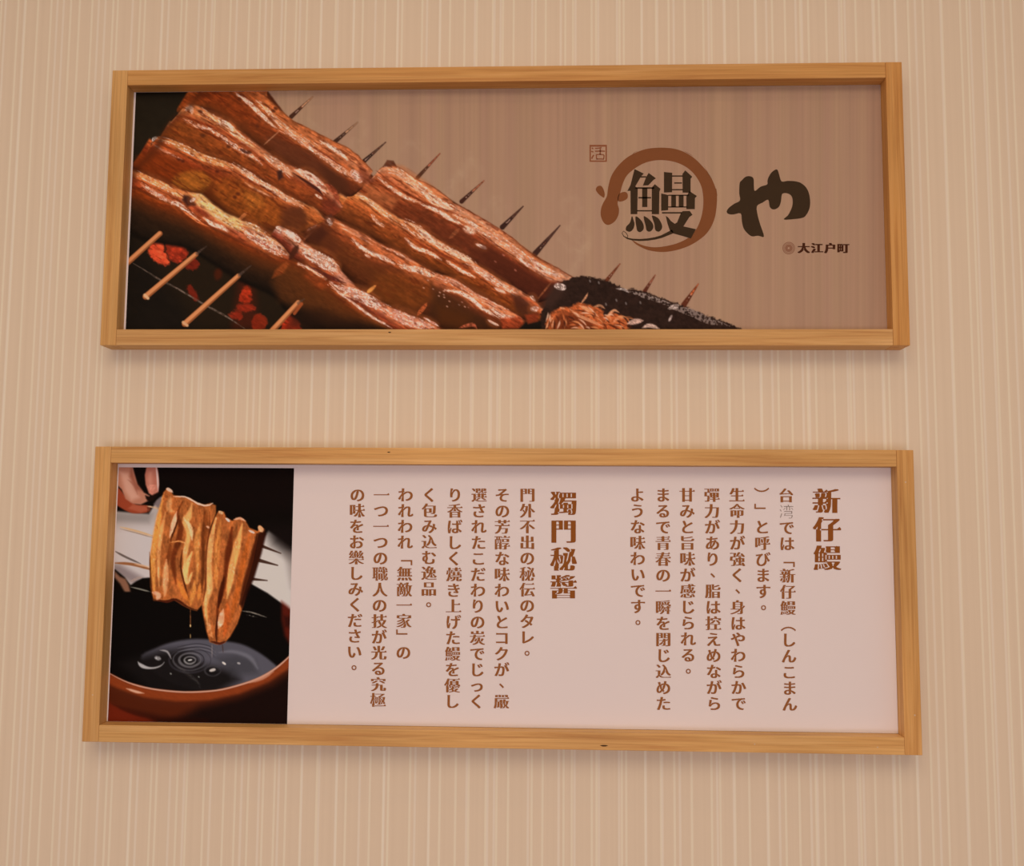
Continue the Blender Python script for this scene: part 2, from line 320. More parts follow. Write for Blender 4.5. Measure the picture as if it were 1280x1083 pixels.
    c.poly([(450, 205), (458, 212), (464, 222), (470, 226), (456, 232), (448, 218)], (150, 74, 48), 2, alpha=.8)
    c.poly([(452, 230), (470, 232), (498, 250), (490, 262), (460, 246)], (196, 110, 64), 5, alpha=.7)
    for p in [(298, 123), (320, 157), (343, 135), (340, 138), (302, 112)]: c.stroke([p, (p[0] + 3, p[1] + 1.5)], 3.4, (84, 36, 20), soft=1.4, alpha=.8)
    c.stroke([(330, 181), (349, 164)], 1.6, (220, 160, 120), alpha=.55)
    # second row left
    c.ribbon([(214, 152), (222, 143), (228, 136), (237, 130), (250, 133), (270, 144), (290, 156), (310, 171), (330, 186), (352, 202), (375, 211), (395, 221), (414, 236), (428, 256)],
             [(196, 178), (205, 174), (232, 183), (260, 196), (290, 206), (310, 216), (340, 233), (370, 251), (398, 264), (412, 272), (424, 266)],
             [(0, (200, 120, 74)), (.2, (206, 122, 70)), (.35, (176, 80, 40)), (.55, (158, 78, 32)), (.85, (144, 68, 26)), (1, (118, 52, 20))],
             [(0, (170, 90, 60)), (.2, (208, 132, 96)), (.4, (158, 70, 38)), (.6, (160, 74, 36)), (.85, (140, 62, 30)), (1, (84, 36, 20))], seed=111)
    c.poly([(212, 156), (232, 152), (236, 168), (214, 176)], (150, 74, 30), 5, alpha=.4)
    gloss(c, [(231, 138), (238, 135), (240, 142)], [3, 6, 4], (228, 180, 150), fleck=.3, seed=112)
    gloss(c, [(250, 137), (268, 148), (284, 158), (300, 172), (318, 184)], [5, 6, 9, 6, 4], (228, 160, 110), fleck=.45, seed=113, sc=(5, 1.8))
    gloss(c, [(272, 150), (284, 156), (292, 163)], [3, 7, 3], (238, 196, 160), fleck=.2, seed=114)
    gloss(c, [(229, 148), (244, 156), (262, 162), (276, 170), (286, 178), (300, 187), (316, 196), (328, 206)], [2, 2.6, 2, 2.4, 5, 5, 5, 3], (228, 160, 128), fleck=.6, seed=115, sc=(2.4, 1.6))
    c.stroke([(228, 144), (250, 153), (275, 163), (300, 178), (330, 200)], [2, 3, 3, 3, 2], (160, 56, 26), alpha=.6, fleck=.4, seed=116)
    gloss(c, [(330, 192), (348, 206), (366, 220)], [5, 10, 5], (216, 152, 116), fleck=.5, seed=117, sc=(4, 1.6))
    gloss(c, [(368, 212), (386, 220), (400, 232), (408, 242)], [5, 10, 10, 4], (228, 170, 146), fleck=.4, seed=118, sc=(4, 1.5))
    c.stroke([(366, 216), (384, 228), (398, 238), (404, 246)], [1.5, 3, 4, 2], (74, 34, 26), soft=1)
    c.stroke([(394, 243), (403, 249)], 3, (236, 186, 160))
    c.poly([(346, 214), (352, 213), (354, 222), (348, 226)], (66, 34, 26), 2)
    c.stroke([(408, 230), (418, 240), (424, 254)], [6, 7, 4], (188, 90, 58), fleck=.4, seed=119)
    c.poly([(402, 250), (420, 248), (426, 262), (416, 270), (402, 262)], (120, 50, 32), 4, alpha=.8, tex=.2)
    c.stroke([(300, 186), (310, 192)], 3.5, (66, 28, 22), alpha=.7)
    for p in [(249, 139), (252, 169), (310, 190), (284, 183)]: c.stroke([p, (p[0] + 3, p[1] + 1)], 4.2, (74, 34, 20), soft=1.6, alpha=.75)
    # third row left
    c.ribbon([(186, 186), (191, 175), (197, 171), (210, 173), (232, 182), (260, 195), (290, 204), (305, 213), (325, 224), (345, 235), (365, 247), (385, 256), (396, 262), (406, 274)],
             [(164, 210), (180, 217), (200, 225), (220, 235), (240, 241), (255, 245), (268, 256), (285, 267), (300, 274), (320, 283), (345, 294), (375, 292), (392, 284), (404, 278)],
             [(0, (190, 96, 48)), (.16, (196, 92, 44)), (.32, (150, 56, 26)), (.5, (140, 58, 22)), (.8, (138, 58, 20)), (1, (84, 30, 12))],
             [(0, (214, 140, 94)), (.16, (190, 100, 58)), (.35, (150, 72, 34)), (.7, (146, 74, 32)), (1, (96, 44, 22))], seed=131, tex=.14)
    c.poly([(172, 196), (196, 190), (240, 208), (236, 224), (214, 228), (186, 216), (168, 208)], (136, 52, 18), 5, alpha=.7)
    c.poly([(216, 232), (219, 220), (236, 214), (256, 216), (264, 226), (256, 238), (238, 238)], (176, 100, 36), 4, curve=True, alpha=.85, tex=.08)
    c.poly([(255, 236), (266, 234), (272, 250), (262, 250)], (88, 38, 14), 4, alpha=.7)
    c.poly([(268, 226), (290, 220), (330, 236), (356, 256), (350, 280), (320, 282), (285, 262), (270, 246)], (164, 84, 30), 6, alpha=.6, tex=.22, sc=(3, 7))
    c.poly([(300, 238), (325, 242), (332, 256), (312, 262)], (190, 112, 44), 6, alpha=.5, tex=.3, sc=(2, 6))
    c.poly([(352, 262), (378, 256), (392, 272), (372, 290), (350, 286)], (86, 42, 24), 6, alpha=.75)
    c.poly([(376, 256), (390, 258), (402, 268), (400, 280), (386, 280)], (196, 104, 50), 4, alpha=.75, tex=.2)
    gloss(c, [(196, 173), (214, 178), (236, 188), (256, 198), (276, 204), (292, 210)], [3, 5, 8, 9, 9, 6], (216, 142, 84), fleck=.45, seed=132, sc=(3, 2))
    c.stroke([(190, 177), (193, 173), (197, 172)], [2, 4, 2], (210, 190, 180), fleck=.5, seed=133, sc=(1.5, 1.5))
    gloss(c, [(190, 179), (198, 185), (208, 190), (218, 195), (228, 200)], [1.6, 2.5, 2.4, 2.4, 1.6], (228, 160, 132), fleck=.6, seed=134, sc=(2.6, 1.6))
    gloss(c, [(290, 205), (306, 215), (324, 227), (342, 238), (360, 249), (380, 258)], [5, 8, 7, 7, 7, 4], (226, 166, 130), fleck=.5, seed=135, sc=(3, 1.6))
    c.stroke([(292, 214), (312, 226), (336, 238), (346, 246)], [2, 3, 3, 2], (110, 40, 24), alpha=.7, fleck=.5, seed=136)
    gloss(c, [(306, 228), (322, 238), (344, 247)], [1.5, 2.6, 1.5], (218, 150, 110), fleck=.3, seed=137)
    c.stroke([(236, 198), (250, 206), (268, 212), (290, 216)], [2, 3, 2.5, 2], (120, 48, 22), alpha=.6, fleck=.5, seed=138)
    for p in [(222, 199), (227, 201), (296, 242), (292, 246), (270, 214)]: c.stroke([p, (p[0] + 3, p[1] + 1)], 3.6, (70, 26, 16), soft=1.6, alpha=.75)
    c.stroke([(298, 276), (308, 266)], [4, 5], (196, 112, 62), alpha=.8)
    # front row: the long fillet that runs from the left edge down to the bottom
    c.ribbon([(150, 236), (164, 234), (200, 250), (230, 262), (262, 283), (300, 302), (340, 318), (362, 324), (372, 328), (390, 338), (412, 352), (430, 370), (455, 388), (490, 410)],
             [(150, 284), (175, 300), (205, 306), (235, 312), (265, 330), (300, 352), (340, 370), (360, 392), (390, 410), (420, 414), (450, 414), (480, 414)],
             [(0, (176, 74, 26)), (.10, (136, 56, 20)), (.26, (80, 38, 18)), (.5, (44, 27, 17)), (1, (29, 21, 15))],
             [(0, (150, 60, 30)), (.2, (104, 48, 20)), (.42, (80, 40, 18)), (.7, (42, 24, 14)), (1, (24, 16, 12))], soft=3, seed=151, tex=.12)
    c.poly([(340, 352), (350, 336), (364, 326), (376, 332), (400, 344), (416, 362), (432, 384), (440, 402), (410, 404), (375, 384), (350, 376)], (104, 52, 22), 8, alpha=.6, tex=.2)
    c.poly([(385, 335), (405, 346), (412, 358), (400, 362), (380, 346)], (176, 76, 34), 5, alpha=.65, tex=.2)
    c.poly([(360, 390), (400, 385), (430, 396), (470, 412), (360, 412)], (40, 22, 14), 9, alpha=.7)
    c.poly([(340, 348), (344, 338), (358, 326), (362, 330), (354, 342)], (160, 76, 34), 2, alpha=.75)
    c.ribbon([(150, 206), (164, 212), (180, 218), (200, 226), (220, 235), (240, 240), (252, 243), (262, 252), (275, 262), (290, 270), (300, 275), (318, 284), (335, 292), (352, 302), (364, 312)],
             [(150, 234), (164, 235), (180, 241), (200, 250), (220, 257), (230, 263), (245, 275), (262, 285), (280, 293), (300, 304), (320, 313), (345, 322), (360, 326)],
             [(0, (204, 104, 54)), (.25, (206, 112, 56)), (.5, (186, 78, 38)), (.8, (182, 74, 34)), (1, (170, 68, 28))],
             [(0, (214, 152, 98)), (.3, (214, 150, 108)), (.6, (190, 104, 74)), (.85, (180, 84, 46)), (1, (160, 66, 28))], seed=171)
    gloss(c, [(166, 214), (190, 226), (214, 238), (232, 250)], [6, 8, 8, 5], (226, 142, 84), fleck=.6, seed=172, sc=(2.6, 2))
    gloss(c, [(176, 230), (196, 243), (212, 252), (224, 256), (234, 264), (250, 277)], [2, 5, 3, 6, 3, 3], (234, 170, 142), fleck=.55, seed=173, sc=(3, 1.8))
    c.poly([(238, 242), (252, 242), (264, 253), (280, 265), (298, 273), (308, 283), (300, 289), (284, 283), (268, 272), (256, 262), (246, 256)], (226, 176, 112), 2.5, alpha=.85, tex=.12, sc=(3, 2))
    c.poly([(230, 244), (238, 246), (244, 256), (234, 258), (228, 250)], (46, 22, 20), 2.5, alpha=.9)
    gloss(c, [(238, 252), (244, 247)], 4, (216, 186, 172), fleck=.4, seed=174, sc=(1.6, 1.6))
    c.stroke([(240, 258), (256, 268), (262, 272)], [3, 5, 2], (160, 60, 34), alpha=.7)
    gloss(c, [(254, 272), (264, 279), (276, 284), (286, 290)], [4, 5, 5, 4], (238, 192, 164), fleck=.45, seed=175, sc=(3, 2))
    c.stroke([(226, 262), (246, 276), (262, 284)], [2, 3, 2], (222, 120, 68), fleck=.3, seed=176)
    gloss(c, [(300, 284), (320, 296), (340, 308), (358, 318)], [6, 14, 16, 10], (232, 186, 164), fleck=.7, seed=177, sc=(2.2, 1.6))
    c.stroke([(305, 292), (325, 302), (345, 314)], [3, 4, 3], (150, 60, 44), alpha=.55, fleck=.7, seed=178, sc=(2.4, 1.8))
    gloss(c, [(300, 276), (318, 284), (332, 292)], [4, 6, 3], (220, 160, 104), fleck=.3, seed=179)
    # joint of the two groups and lower part of the front row
    c.ribbon([(344, 286), (350, 282), (364, 290), (376, 300), (388, 308), (402, 318), (418, 326), (428, 340), (440, 352), (452, 364), (470, 372), (490, 385), (512, 394), (536, 404), (560, 416)],
             [(340, 296), (352, 306), (366, 322), (385, 332), (404, 345), (413, 353), (426, 368), (445, 382), (465, 396), (488, 412), (500, 416), (530, 416), (556, 416)],
             [(0, (206, 140, 110)), (.3, (204, 150, 128)), (.7, (150, 66, 44)), (1, (110, 42, 24))],
             [(0, (196, 104, 70)), (.4, (200, 116, 84)), (.75, (160, 66, 40)), (1, (90, 34, 20))], seed=191)
    gloss(c, [(374, 310), (392, 320), (410, 330), (422, 340)], [8, 15, 17, 10], (224, 188, 170), fleck=.7, seed=192, sc=(2, 1.5))
    gloss(c, [(412, 352), (428, 362), (444, 368), (462, 376), (480, 388)], [4, 8, 14, 14, 10], (232, 186, 170), fleck=.65, seed=193, sc=(2, 1.5))
    gloss(c, [(412, 354), (424, 366), (440, 377), (456, 390), (472, 400), (490, 410)], [2.5, 3, 3, 3, 3, 3], (234, 196, 178), fleck=.3, seed=194, sc=(3, 1.5))
    gloss(c, [(372, 330), (386, 335), (400, 344), (408, 349)], [2, 4, 4, 2], (226, 150, 112), fleck=.3, seed=195)
    c.stroke([(384, 332), (400, 340), (420, 350), (432, 354)], [2, 4, 4, 2], (84, 32, 26), alpha=.8, fleck=.4, seed=196)
    c.stroke([(430, 370), (450, 380), (470, 394)], [2, 4, 3], (110, 40, 32), alpha=.7, fleck=.5, seed=197)
    gloss(c, [(480, 385), (500, 396), (520, 404), (545, 409)], [8, 14, 14, 6], (216, 150, 128), fleck=.65, seed=198, sc=(2.2, 1.8))
    gloss(c, [(530, 397), (548, 408)], [2, 3], (230, 180, 166), fleck=.1, seed=199)
    c.stroke([(522, 394), (530, 384), (534, 378)], [6, 5, 3], (196, 96, 52), fleck=.3, seed=200)
    c.stroke([(574, 410), (590, 406), (596, 411)], [3, 5, 3], (190, 96, 64), fleck=.4, seed=201)
    gloss(c, [(353, 288), (368, 296), (376, 304)], [5, 9, 5], (232, 190, 172), fleck=.35, seed=202, sc=(3, 2))
    c.stroke([(346, 284), (350, 290)], [5, 6], (228, 186, 166), soft=1)
    c.stroke([(362, 324), (372, 308)], [6, 8], (70, 32, 20), soft=1.6, alpha=.9)
    c.stroke([(372, 307), (396, 285)], [3, 2], (176, 98, 62), alpha=.7)
    gloss(c, [(384, 288), (396, 282)], 3, (214, 140, 110), fleck=.4, seed=203)
    c.poly([(386, 286), (404, 280), (410, 292), (398, 306), (384, 300)], (66, 30, 20), 5, alpha=.8)
    c.poly([(406, 272), (414, 268), (418, 276), (412, 284), (406, 280)], (60, 36, 34), 2, alpha=.9)
    gloss(c, [(410, 274), (414, 281)], [5, 5], (216, 196, 190), fleck=.6, seed=204, sc=(1.6, 1.6))
    c.stroke([(459, 366), (470, 357)], [5, 4], (226, 140, 70), soft=1)
    for p_, w_ in [([(166, 236), (168, 214), (186, 196), (200, 176)], 7), ([(198, 182), (210, 160), (226, 142)], 7), ([(232, 140), (248, 120), (258, 106)], 6)]:
        c.stroke(p_, w_, (64, 28, 14), soft=6, alpha=.6, taper=.1)
    # grain of the grilled meat: deeper dull flesh, creases and broken gloss along the fillets
    lum = c.C.mean(-1); g = sst(lum, 45, 85) * c.M
    sat = lum[..., None] + (c.C - lum[..., None]) * 1.02
    k = np.interp(lum, [40, 80, 110, 140, 175, 210], [.82, .87, .93, 1.0, 1.06, 1.04])
    c.C = c.C * (1 - g[..., None]) + g[..., None] * np.clip(sat * k[..., None] * np.array([1.0, .975, .98]), 4, 255)
    n1 = fbm(c.S / 11, c.T / 2.6, 301, 2) - .5; n2 = fbm(c.X / 3, c.Y / 2.6, 302, 2) - .5
    c.C *= 1 + (g * (.45 * n1 + .22 * n2))[..., None]
    n3 = .65 * noise(c.S / 16, c.T / 2.4, 303) + .35 * noise(c.S / 5, c.T / 1.6, 304)
    dk = g * sst(n3, .62, .80) * .5
    c.C = c.C * (1 - dk[..., None]) + dk[..., None] * np.array([88, 32, 14])
    n4 = .55 * noise(c.S / 4.5, c.T / 1.5, 305) + .45 * noise(c.X / 1.6, c.Y / 1.6, 306)
    hi = c.M * sst(lum, 132, 180) * sst(n4, .57, .72) * .72
    c.C = c.C * (1 - hi[..., None]) + hi[..., None] * np.array([240, 206, 186])
    lo = c.M * sst(lum, 150, 190) * sst(1 - n4, .60, .74) * .6
    c.C = c.C * (1 - lo[..., None]) + lo[..., None] * np.array([150, 66, 36])
    # near side skewers, in front of the charcoal
    for a, b, w in [((150, 337), (200, 292), (7, 6.5)), ((182, 371), (245, 318), (7.5, 6)), ((231, 405), (298, 345), (7.5, 6)), ((338, 416), (373, 378), (7.5, 6))]:
        skewer(c, a, b, w, (214, 134, 84), (150, 82, 46))
    c.stroke([(181, 369), (185, 373)], 3.5, (222, 168, 124), curve=False); c.stroke([(229, 403), (234, 407)], 3.5, (214, 156, 112), curve=False)
    for a, b in [((246, 317), (258, 308)), ((299, 344), (314, 332)), ((373, 379), (380, 374))]: c.stroke([a, b], [4, 1.5], (84, 62, 52), curve=False, alpha=.8, fleck=.4)
    c.stroke([(368, 392), (377, 380)], 4, (178, 84, 44), curve=False, alpha=.8)
    # charred tail on the right
    c.poly([(676, 392), (684, 376), (694, 360), (704, 352), (716, 347), (728, 345), (742, 347), (756, 350), (770, 356), (782, 362), (792, 361), (812, 367), (830, 374), (852, 382), (872, 390), (890, 397), (908, 403), (927, 411), (930, 416), (676, 416)], (46, 29, 23), 1.2, tex=.22, sc=(4, 3), rough=2.2, seed=221)
    c.poly([(690, 356), (706, 350), (706, 366), (690, 384), (676, 384)], (64, 40, 32), 5, alpha=.8)
    c.stroke([(694, 357), (706, 360)], [8, 9], (226, 192, 180), fleck=.55, seed=222, sc=(2.4, 1.8))
    c.poly([(682, 416), (682, 402), (690, 390), (700, 384), (712, 384), (724, 378), (740, 382), (752, 386), (756, 396), (764, 390), (776, 394), (784, 402), (784, 416)], (176, 84, 44), 2, tex=.4, sc=(3, 2), rough=1.6, seed=223)
    c.poly([(690, 404), (700, 392), (722, 392), (742, 404), (748, 416), (690, 416)], (104, 44, 22), 5, alpha=.8, tex=.3, sc=(3, 2))
    for p, w, a in [([(682, 412), (686, 404), (692, 396)], [2, 2.6, 1.5], .9), ([(690, 410), (692, 400)], [3, 1.6], .9), ([(712, 386), (722, 394), (738, 401), (754, 408)], [3, 4, 4, 3], .75), ([(724, 382), (736, 388), (748, 396)], [3, 5, 3], .9), ([(726, 380), (732, 372), (735, 366)], [1.4, 2.6, 1.4], .9),
        ([(742, 384), (750, 382), (756, 386)], [2, 3, 1.5], .8), ([(757, 402), (762, 393), (768, 388), (774, 391)], [2.5, 3.5, 3, 2.5], .9), ([(766, 404), (774, 397), (780, 398)], [3, 4, 2], .8), ([(700, 385), (706, 386)], [3, 2], .8)]:
        c.stroke(p, w, (232, 156, 112), soft=.9, alpha=a, fleck=.25, seed=int(p[0][0]))
    for k in range(70):
        u, v = hsh(k, 3, 9), hsh(k, 4, 9); x = 684 + 98 * u; y0 = 386 + 6 * np.sin(u * 9) + (u - .2) * 6; y = y0 + (413 - y0) * v
        a = .35 + 1.1 * (hsh(k, 5, 9) - .5) + (1.2 if u < .25 else 0); L = 5 + 9 * hsh(k, 6, 9)
        c.stroke([(x, y), (x + L * .5 * np.cos(a) + .8, y + L * .5 * np.sin(a)), (x + L * np.cos(a), y + L * np.sin(a) + 1.5)], [.8, 1.6 + hsh(k, 7, 9), .6], [(226, 140, 88), (204, 106, 58), (96, 40, 22), (70, 30, 18), (236, 178, 146)][k % 5], soft=.8, alpha=.8)
    c.stroke([(784, 405), (794, 402), (804, 401)], [3, 7, 3], (222, 172, 152), soft=1.2, fleck=.25, seed=224)
    c.stroke([(803, 410), (812, 407), (824, 411)], [3, 5, 3], (222, 180, 162), soft=1.2, fleck=.25, seed=225)
    c.stroke([(770, 361), (780, 362), (786, 366)], [2, 3, 2], (206, 180, 170), fleck=.4, seed=226, sc=(2, 2))
    c.stroke([(784, 364), (806, 370), (824, 376), (845, 384)], [3, 6, 5, 6], (160, 134, 124), alpha=.8, fleck=.9, seed=227, sc=(2.2, 2))
    c.stroke([(838, 385), (862, 390), (884, 400), (912, 408)], [6, 9, 9, 5], (146, 120, 110), alpha=.8, fleck=.9, seed=228, sc=(2, 2))
    c.stroke([(835, 386), (848, 382)], [4, 7], (206, 176, 164), fleck=.5, seed=229, sc=(2, 2)); c.stroke([(836, 402), (840, 394)], [3, 3], (190, 160, 150), fleck=.3, seed=230)
    for p in [(737, 350), (748, 352), (782, 378), (757, 379), (800, 377), (770, 374)]: c.stroke([p, (p[0] + 1, p[1] + 3)], 2.0, (150, 132, 126), soft=.8, alpha=.6)

def paint_dip(c):
    """the photograph on the lower poster: eel dipped into a bowl of sauce"""
    c.M[:] = 1
    c.C[:] = (13, 8, 6)
    c.poly([(150, 575), (250, 575), (372, 575), (372, 640), (300, 640), (230, 615)], (20, 9, 8), 18, alpha=.6)
    # pale cloth behind, left and right
    c.poly([(130, 638), (150, 640), (186, 643), (196, 626), (206, 618), (212, 650), (200, 727), (165, 733), (128, 700)], (176, 158, 152), 2)
    c.poly([(130, 660), (196, 656), (200, 728), (168, 731), (140, 706), (128, 690)], (202, 184, 180), 10, alpha=.9)
    c.poly([(142, 640), (190, 643), (186, 654), (142, 652)], (128, 116, 112), 5, alpha=.6)
    c.poly([(325, 676), (336, 664), (350, 673), (372, 690), (372, 770), (352, 755), (334, 742), (308, 729)], (206, 190, 182), 2.5)
    c.poly([(330, 655), (372, 655), (376, 706), (358, 692), (342, 680)], (20, 12, 10), 12, alpha=.95)
    c.poly([(356, 690), (375, 690), (375, 745), (364, 735)], (120, 104, 98), 6, alpha=.5)
    # left hand skewers and shadows
    c.poly([(140, 705), (150, 706), (178, 722), (168, 730), (140, 716)], (120, 100, 100), 5, alpha=.7)
    c.stroke([(150, 659), (170, 664), (193, 671)], [2.4, 2.6, 2.8], (206, 164, 124), soft=.8)
    c.stroke([(150, 661.4), (170, 666.4), (193, 673)], [1, 1.2, 1.2], (140, 104, 84), soft=.6, alpha=.7)
    c.stroke([(143, 689), (158, 697), (176, 705)], [2.5, 2.6, 2], (104, 88, 82), soft=.9)
    c.stroke([(142, 704), (160, 705), (176, 708), (190, 713)], [3, 3.5, 4, 4], (150, 92, 56), soft=.9); c.stroke([(168, 705), (190, 710)], 2, (220, 172, 136), alpha=.8)
    for a, b, w in [((325, 682), (351, 692), (4.2, 1.2)), ((321, 700), (347, 707), (5, 1.4)), ((314, 724), (334, 726), (4, 1.2))]: c.stroke([a, b], w, (70, 44, 34), soft=.8, curve=False)
    # black pot behind on the left
    c.poly([(128, 712), (144, 712), (156, 722), (163, 732), (170, 727), (178, 723), (190, 722), (196, 765), (160, 765), (128, 760)], (12, 7, 5), 1.5)
    c.poly([(143, 714), (150, 721), (157, 724), (161, 732), (164, 744), (158, 744), (150, 730), (143, 722)], (150, 100, 76), 2.2, alpha=.9)
    c.stroke([(163, 727), (172, 723), (178, 722)], [2, 3, 2], (170, 140, 128), fleck=.5, seed=5, sc=(2, 2))
    c.stroke([(163, 734), (176, 737), (190, 741)], [1.4, 2, 1.8], (120, 112, 100), soft=.7)
    # bowl of dark sauce
    c.poly([(312, 729), (334, 742), (352, 755), (368, 770), (368, 920), (125, 920), (125, 740), (190, 740)], (12, 8, 7), 1.5)
    c.poly([(352, 752), (360, 758), (366, 765), (366, 812), (356, 795), (352, 775)], (96, 26, 14), 3.5, alpha=.85)
    c.poly([(354, 770), (368, 772), (368, 785), (356, 784)], (30, 10, 8), 4, alpha=.6)
    c.poly([(176, 824), (196, 810), (220, 802), (246, 799), (272, 801), (300, 805), (322, 815), (340, 828), (346, 836), (330, 846), (300, 858), (250, 862), (210, 852)], (86, 80, 88), 2.5, curve=True)
    c.poly([(150, 830), (172, 822), (200, 814), (228, 812), (256, 832), (290, 838), (300, 850), (270, 868), (190, 866)], (22, 17, 16), 9, alpha=.95)
    c.poly([(270, 822), (296, 818), (318, 826), (322, 842), (290, 846)], (60, 56, 60), 7, alpha=.7)
    c.stroke([(274, 816), (292, 815), (312, 822), (322, 836)], [2, 4, 5, 6], (124, 118, 126), soft=2.2, alpha=.6)
    for (x, y), r, col, w in [((237.5, 825.5), 26, (52, 46, 50), 2), ((237.5, 825), 21, (84, 78, 82), 2), ((237.5, 825), 17.5, (30, 24, 26), 3), ((237.5, 825), 13.5, (116, 108, 110), 3), ((237.5, 825), 9.5, (22, 18, 18), 3), ((237.5, 825.5), 7, (170, 160, 158), 2), ((237.5, 825.5), 4, (30, 26, 26), 2),
                              ((266, 838.5), 10, (66, 60, 62), 2), ((266, 839), 6.4, (20, 16, 16), 3)]:
        th = np.linspace(0, 2 * np.pi, 25); q = np.c_[x + r * np.cos(th), y + .6 * r * np.sin(th)]
        c.stroke(q, w * (1 + .5 * np.sin(th)), col, soft=1.2, alpha=.75)
    c.stroke([(235, 826), (240, 825)], 2, (200, 190, 186)); c.stroke([(262, 839), (269, 837)], [3.4, 4], (196, 180, 172), soft=1)
    for y, a in [(806, .5), (810, .45), (814, .4)]: c.stroke([(222, y + 3), (245, y - 1), (262, y + 2), (268, y + 8)], 1.3, (36, 32, 36), alpha=a)
    for y, a in [(808, .4), (812, .4)]: c.stroke([(222, y + 3), (245, y - 1), (262, y + 2), (270, y + 8)], 1.3, (128, 120, 126), alpha=a)
    th = np.linspace(.3, 2.9, 14); c.stroke(np.c_[189 + 17 * np.cos(th), 825 + 10.5 * np.sin(th)], np.interp(th, [.3, 1.6, 2.6, 2.9], [1, 2.2, 6, 2]), (176, 166, 164), soft=1.2)
    c.stroke([(200, 813), (209, 815), (214, 824)], [1.5, 2.4, 1.2], (150, 140, 140), soft=1)
    c.stroke([(194, 822), (200, 824)], [4, 5], (180, 170, 168), soft=1.4, fleck=.3)
    c.stroke([(278, 828), (282, 831)], 2.6, (214, 200, 196)); c.stroke([(297, 829), (300, 830)], 2.6, (160, 150, 150)); c.stroke([(213, 842), (214, 843)], 2, (120, 116, 110)); c.stroke([(248, 846), (249, 847)], 1.6, (120, 116, 110))
    c.stroke([(216, 826), (228, 838), (246, 852), (250, 860)], [2, 4, 3, 2], (92, 84, 80), alpha=.4, soft=2, fleck=.5)
    c.stroke([(302, 764), (315, 766), (333, 772)], [1.4, 1.6, 1.6], (138, 124, 110), fleck=.3); c.stroke([(308, 769), (322, 772)], 1.2, (120, 108, 96), fleck=.8, sc=(2, 2))
    c.stroke([(265, 806), (265, 822)], [2, 1.5], (130, 116, 116), alpha=.7); c.stroke([(278, 806), (279, 816)], [2, 1], (70, 50, 46), alpha=.8)
    # rim and wall of the bowl
    rim = [(124, 832), (136, 841), (160, 853), (190, 861), (230, 865), (270, 863), (300, 856), (325, 847), (345, 835), (362, 820), (372, 808)]
    c.poly(rim + [(372, 920), (124, 920)], (82, 32, 15), 1.2)
    c.poly([(124, 838)] + [(x, y + 1) for x, y in rim[1:]] + [(362, 836), (335, 854), (300, 868), (262, 876), (220, 877), (180, 872), (150, 862), (124, 850)], (136, 56, 24), 3, tex=.05)
    c.poly([(124, 856), (150, 868), (190, 880), (240, 884), (300, 876), (300, 900), (220, 905), (124, 884)], (78, 28, 11), 6, alpha=.7)
    c.poly([(250, 884), (300, 872), (340, 856), (372, 834), (372, 920), (180, 920), (220, 900)], (22, 10, 8), 9, alpha=.95)
    c.poly([(150, 886), (200, 896), (260, 900), (260, 920), (180, 912)], (36, 10, 6), 6, alpha=.8)
    c.poly([(124, 872), (150, 886), (185, 898), (215, 912), (124, 912)], (110, 32, 14), 4, alpha=.9)
    c.stroke([(140, 880), (170, 893), (200, 898)], [2, 4, 2], (60, 18, 8), alpha=.6, soft=2)
    c.stroke([(x, y + .5) for x, y in rim], [1.6, 1.8, 2, 2, 2, 2, 2.2, 2.6, 3.2, 3.6, 3.6], (206, 148, 124), soft=.9)
    c.stroke([(158, 861), (170, 865), (180, 867)], [2, 3.2, 1.5], (220, 160, 130), soft=1.2)
    c.stroke([(312, 854), (328, 848), (342, 840)], [2, 4, 2], (206, 140, 112), soft=1.4, alpha=.8)
    # drip
    c.stroke([(238, 762), (238, 784)], 1.2, (150, 84, 44), fleck=.5, sc=(3, 3)); c.stroke([(238, 781), (238, 784)], 1.6, (216, 170, 110)); c.stroke([(238, 793), (238, 798)], 1.2, (170, 130, 80))
    # hand holding the skewer end
    SK = (182, 116, 92)
    c.poly([(140, 612), (148, 610), (158, 622), (170, 631), (184, 632), (188, 637), (183, 641), (168, 642), (158, 639), (146, 632), (140, 628)], (150, 62, 38), 1.5, curve=True)
    c.poly([(160, 636), (166, 631), (182, 633), (185, 638), (176, 641)], (176, 88, 62), 2, alpha=.8)
    c.poly([(140, 580), (165, 580), (168, 592), (172, 606), (180, 616), (187, 620), (186, 626), (176, 631), (166, 630), (157, 624), (152, 612), (146, 606), (140, 606)], SK, 1.4)
    c.poly([(150, 590), (160, 592), (168, 612), (174, 622), (164, 626), (156, 614)], (214, 158, 136), 4, alpha=.75)
    c.poly([(164, 584), (170, 602), (178, 614), (170, 612), (162, 596)], (130, 62, 44), 3, alpha=.6)
    c.stroke([(160, 600), (168, 607), (172, 618)], [1.4, 2.4, 1.4], (150, 84, 66), soft=1.5, alpha=.6)
    c.poly([(184, 580), (196, 580), (198, 592), (199, 606), (198, 616), (192, 621), (186, 617), (182, 606), (181, 594)], (182, 104, 84), 1.3)
    c.poly([(186, 590), (190, 590), (191, 612), (187, 612), (184, 600)], (204, 134, 112), 3, alpha=.7)
    c.stroke([(195, 582), (197, 598), (197.5, 614)], [1.5, 2.5, 1.5], (214, 176, 166), soft=.9)
    c.stroke([(182, 620), (188, 624), (198, 616)], [4, 6, 3], (26, 12, 8), soft=1.4)
    c.stroke([(184, 633), (190, 634), (200, 636)], [3, 2, 3.4], (206, 160, 124), soft=1, fleck=.3)
    c.poly([(192, 630), (200, 622), (204, 626), (198, 636)], (110, 90, 90), 2, alpha=.8)
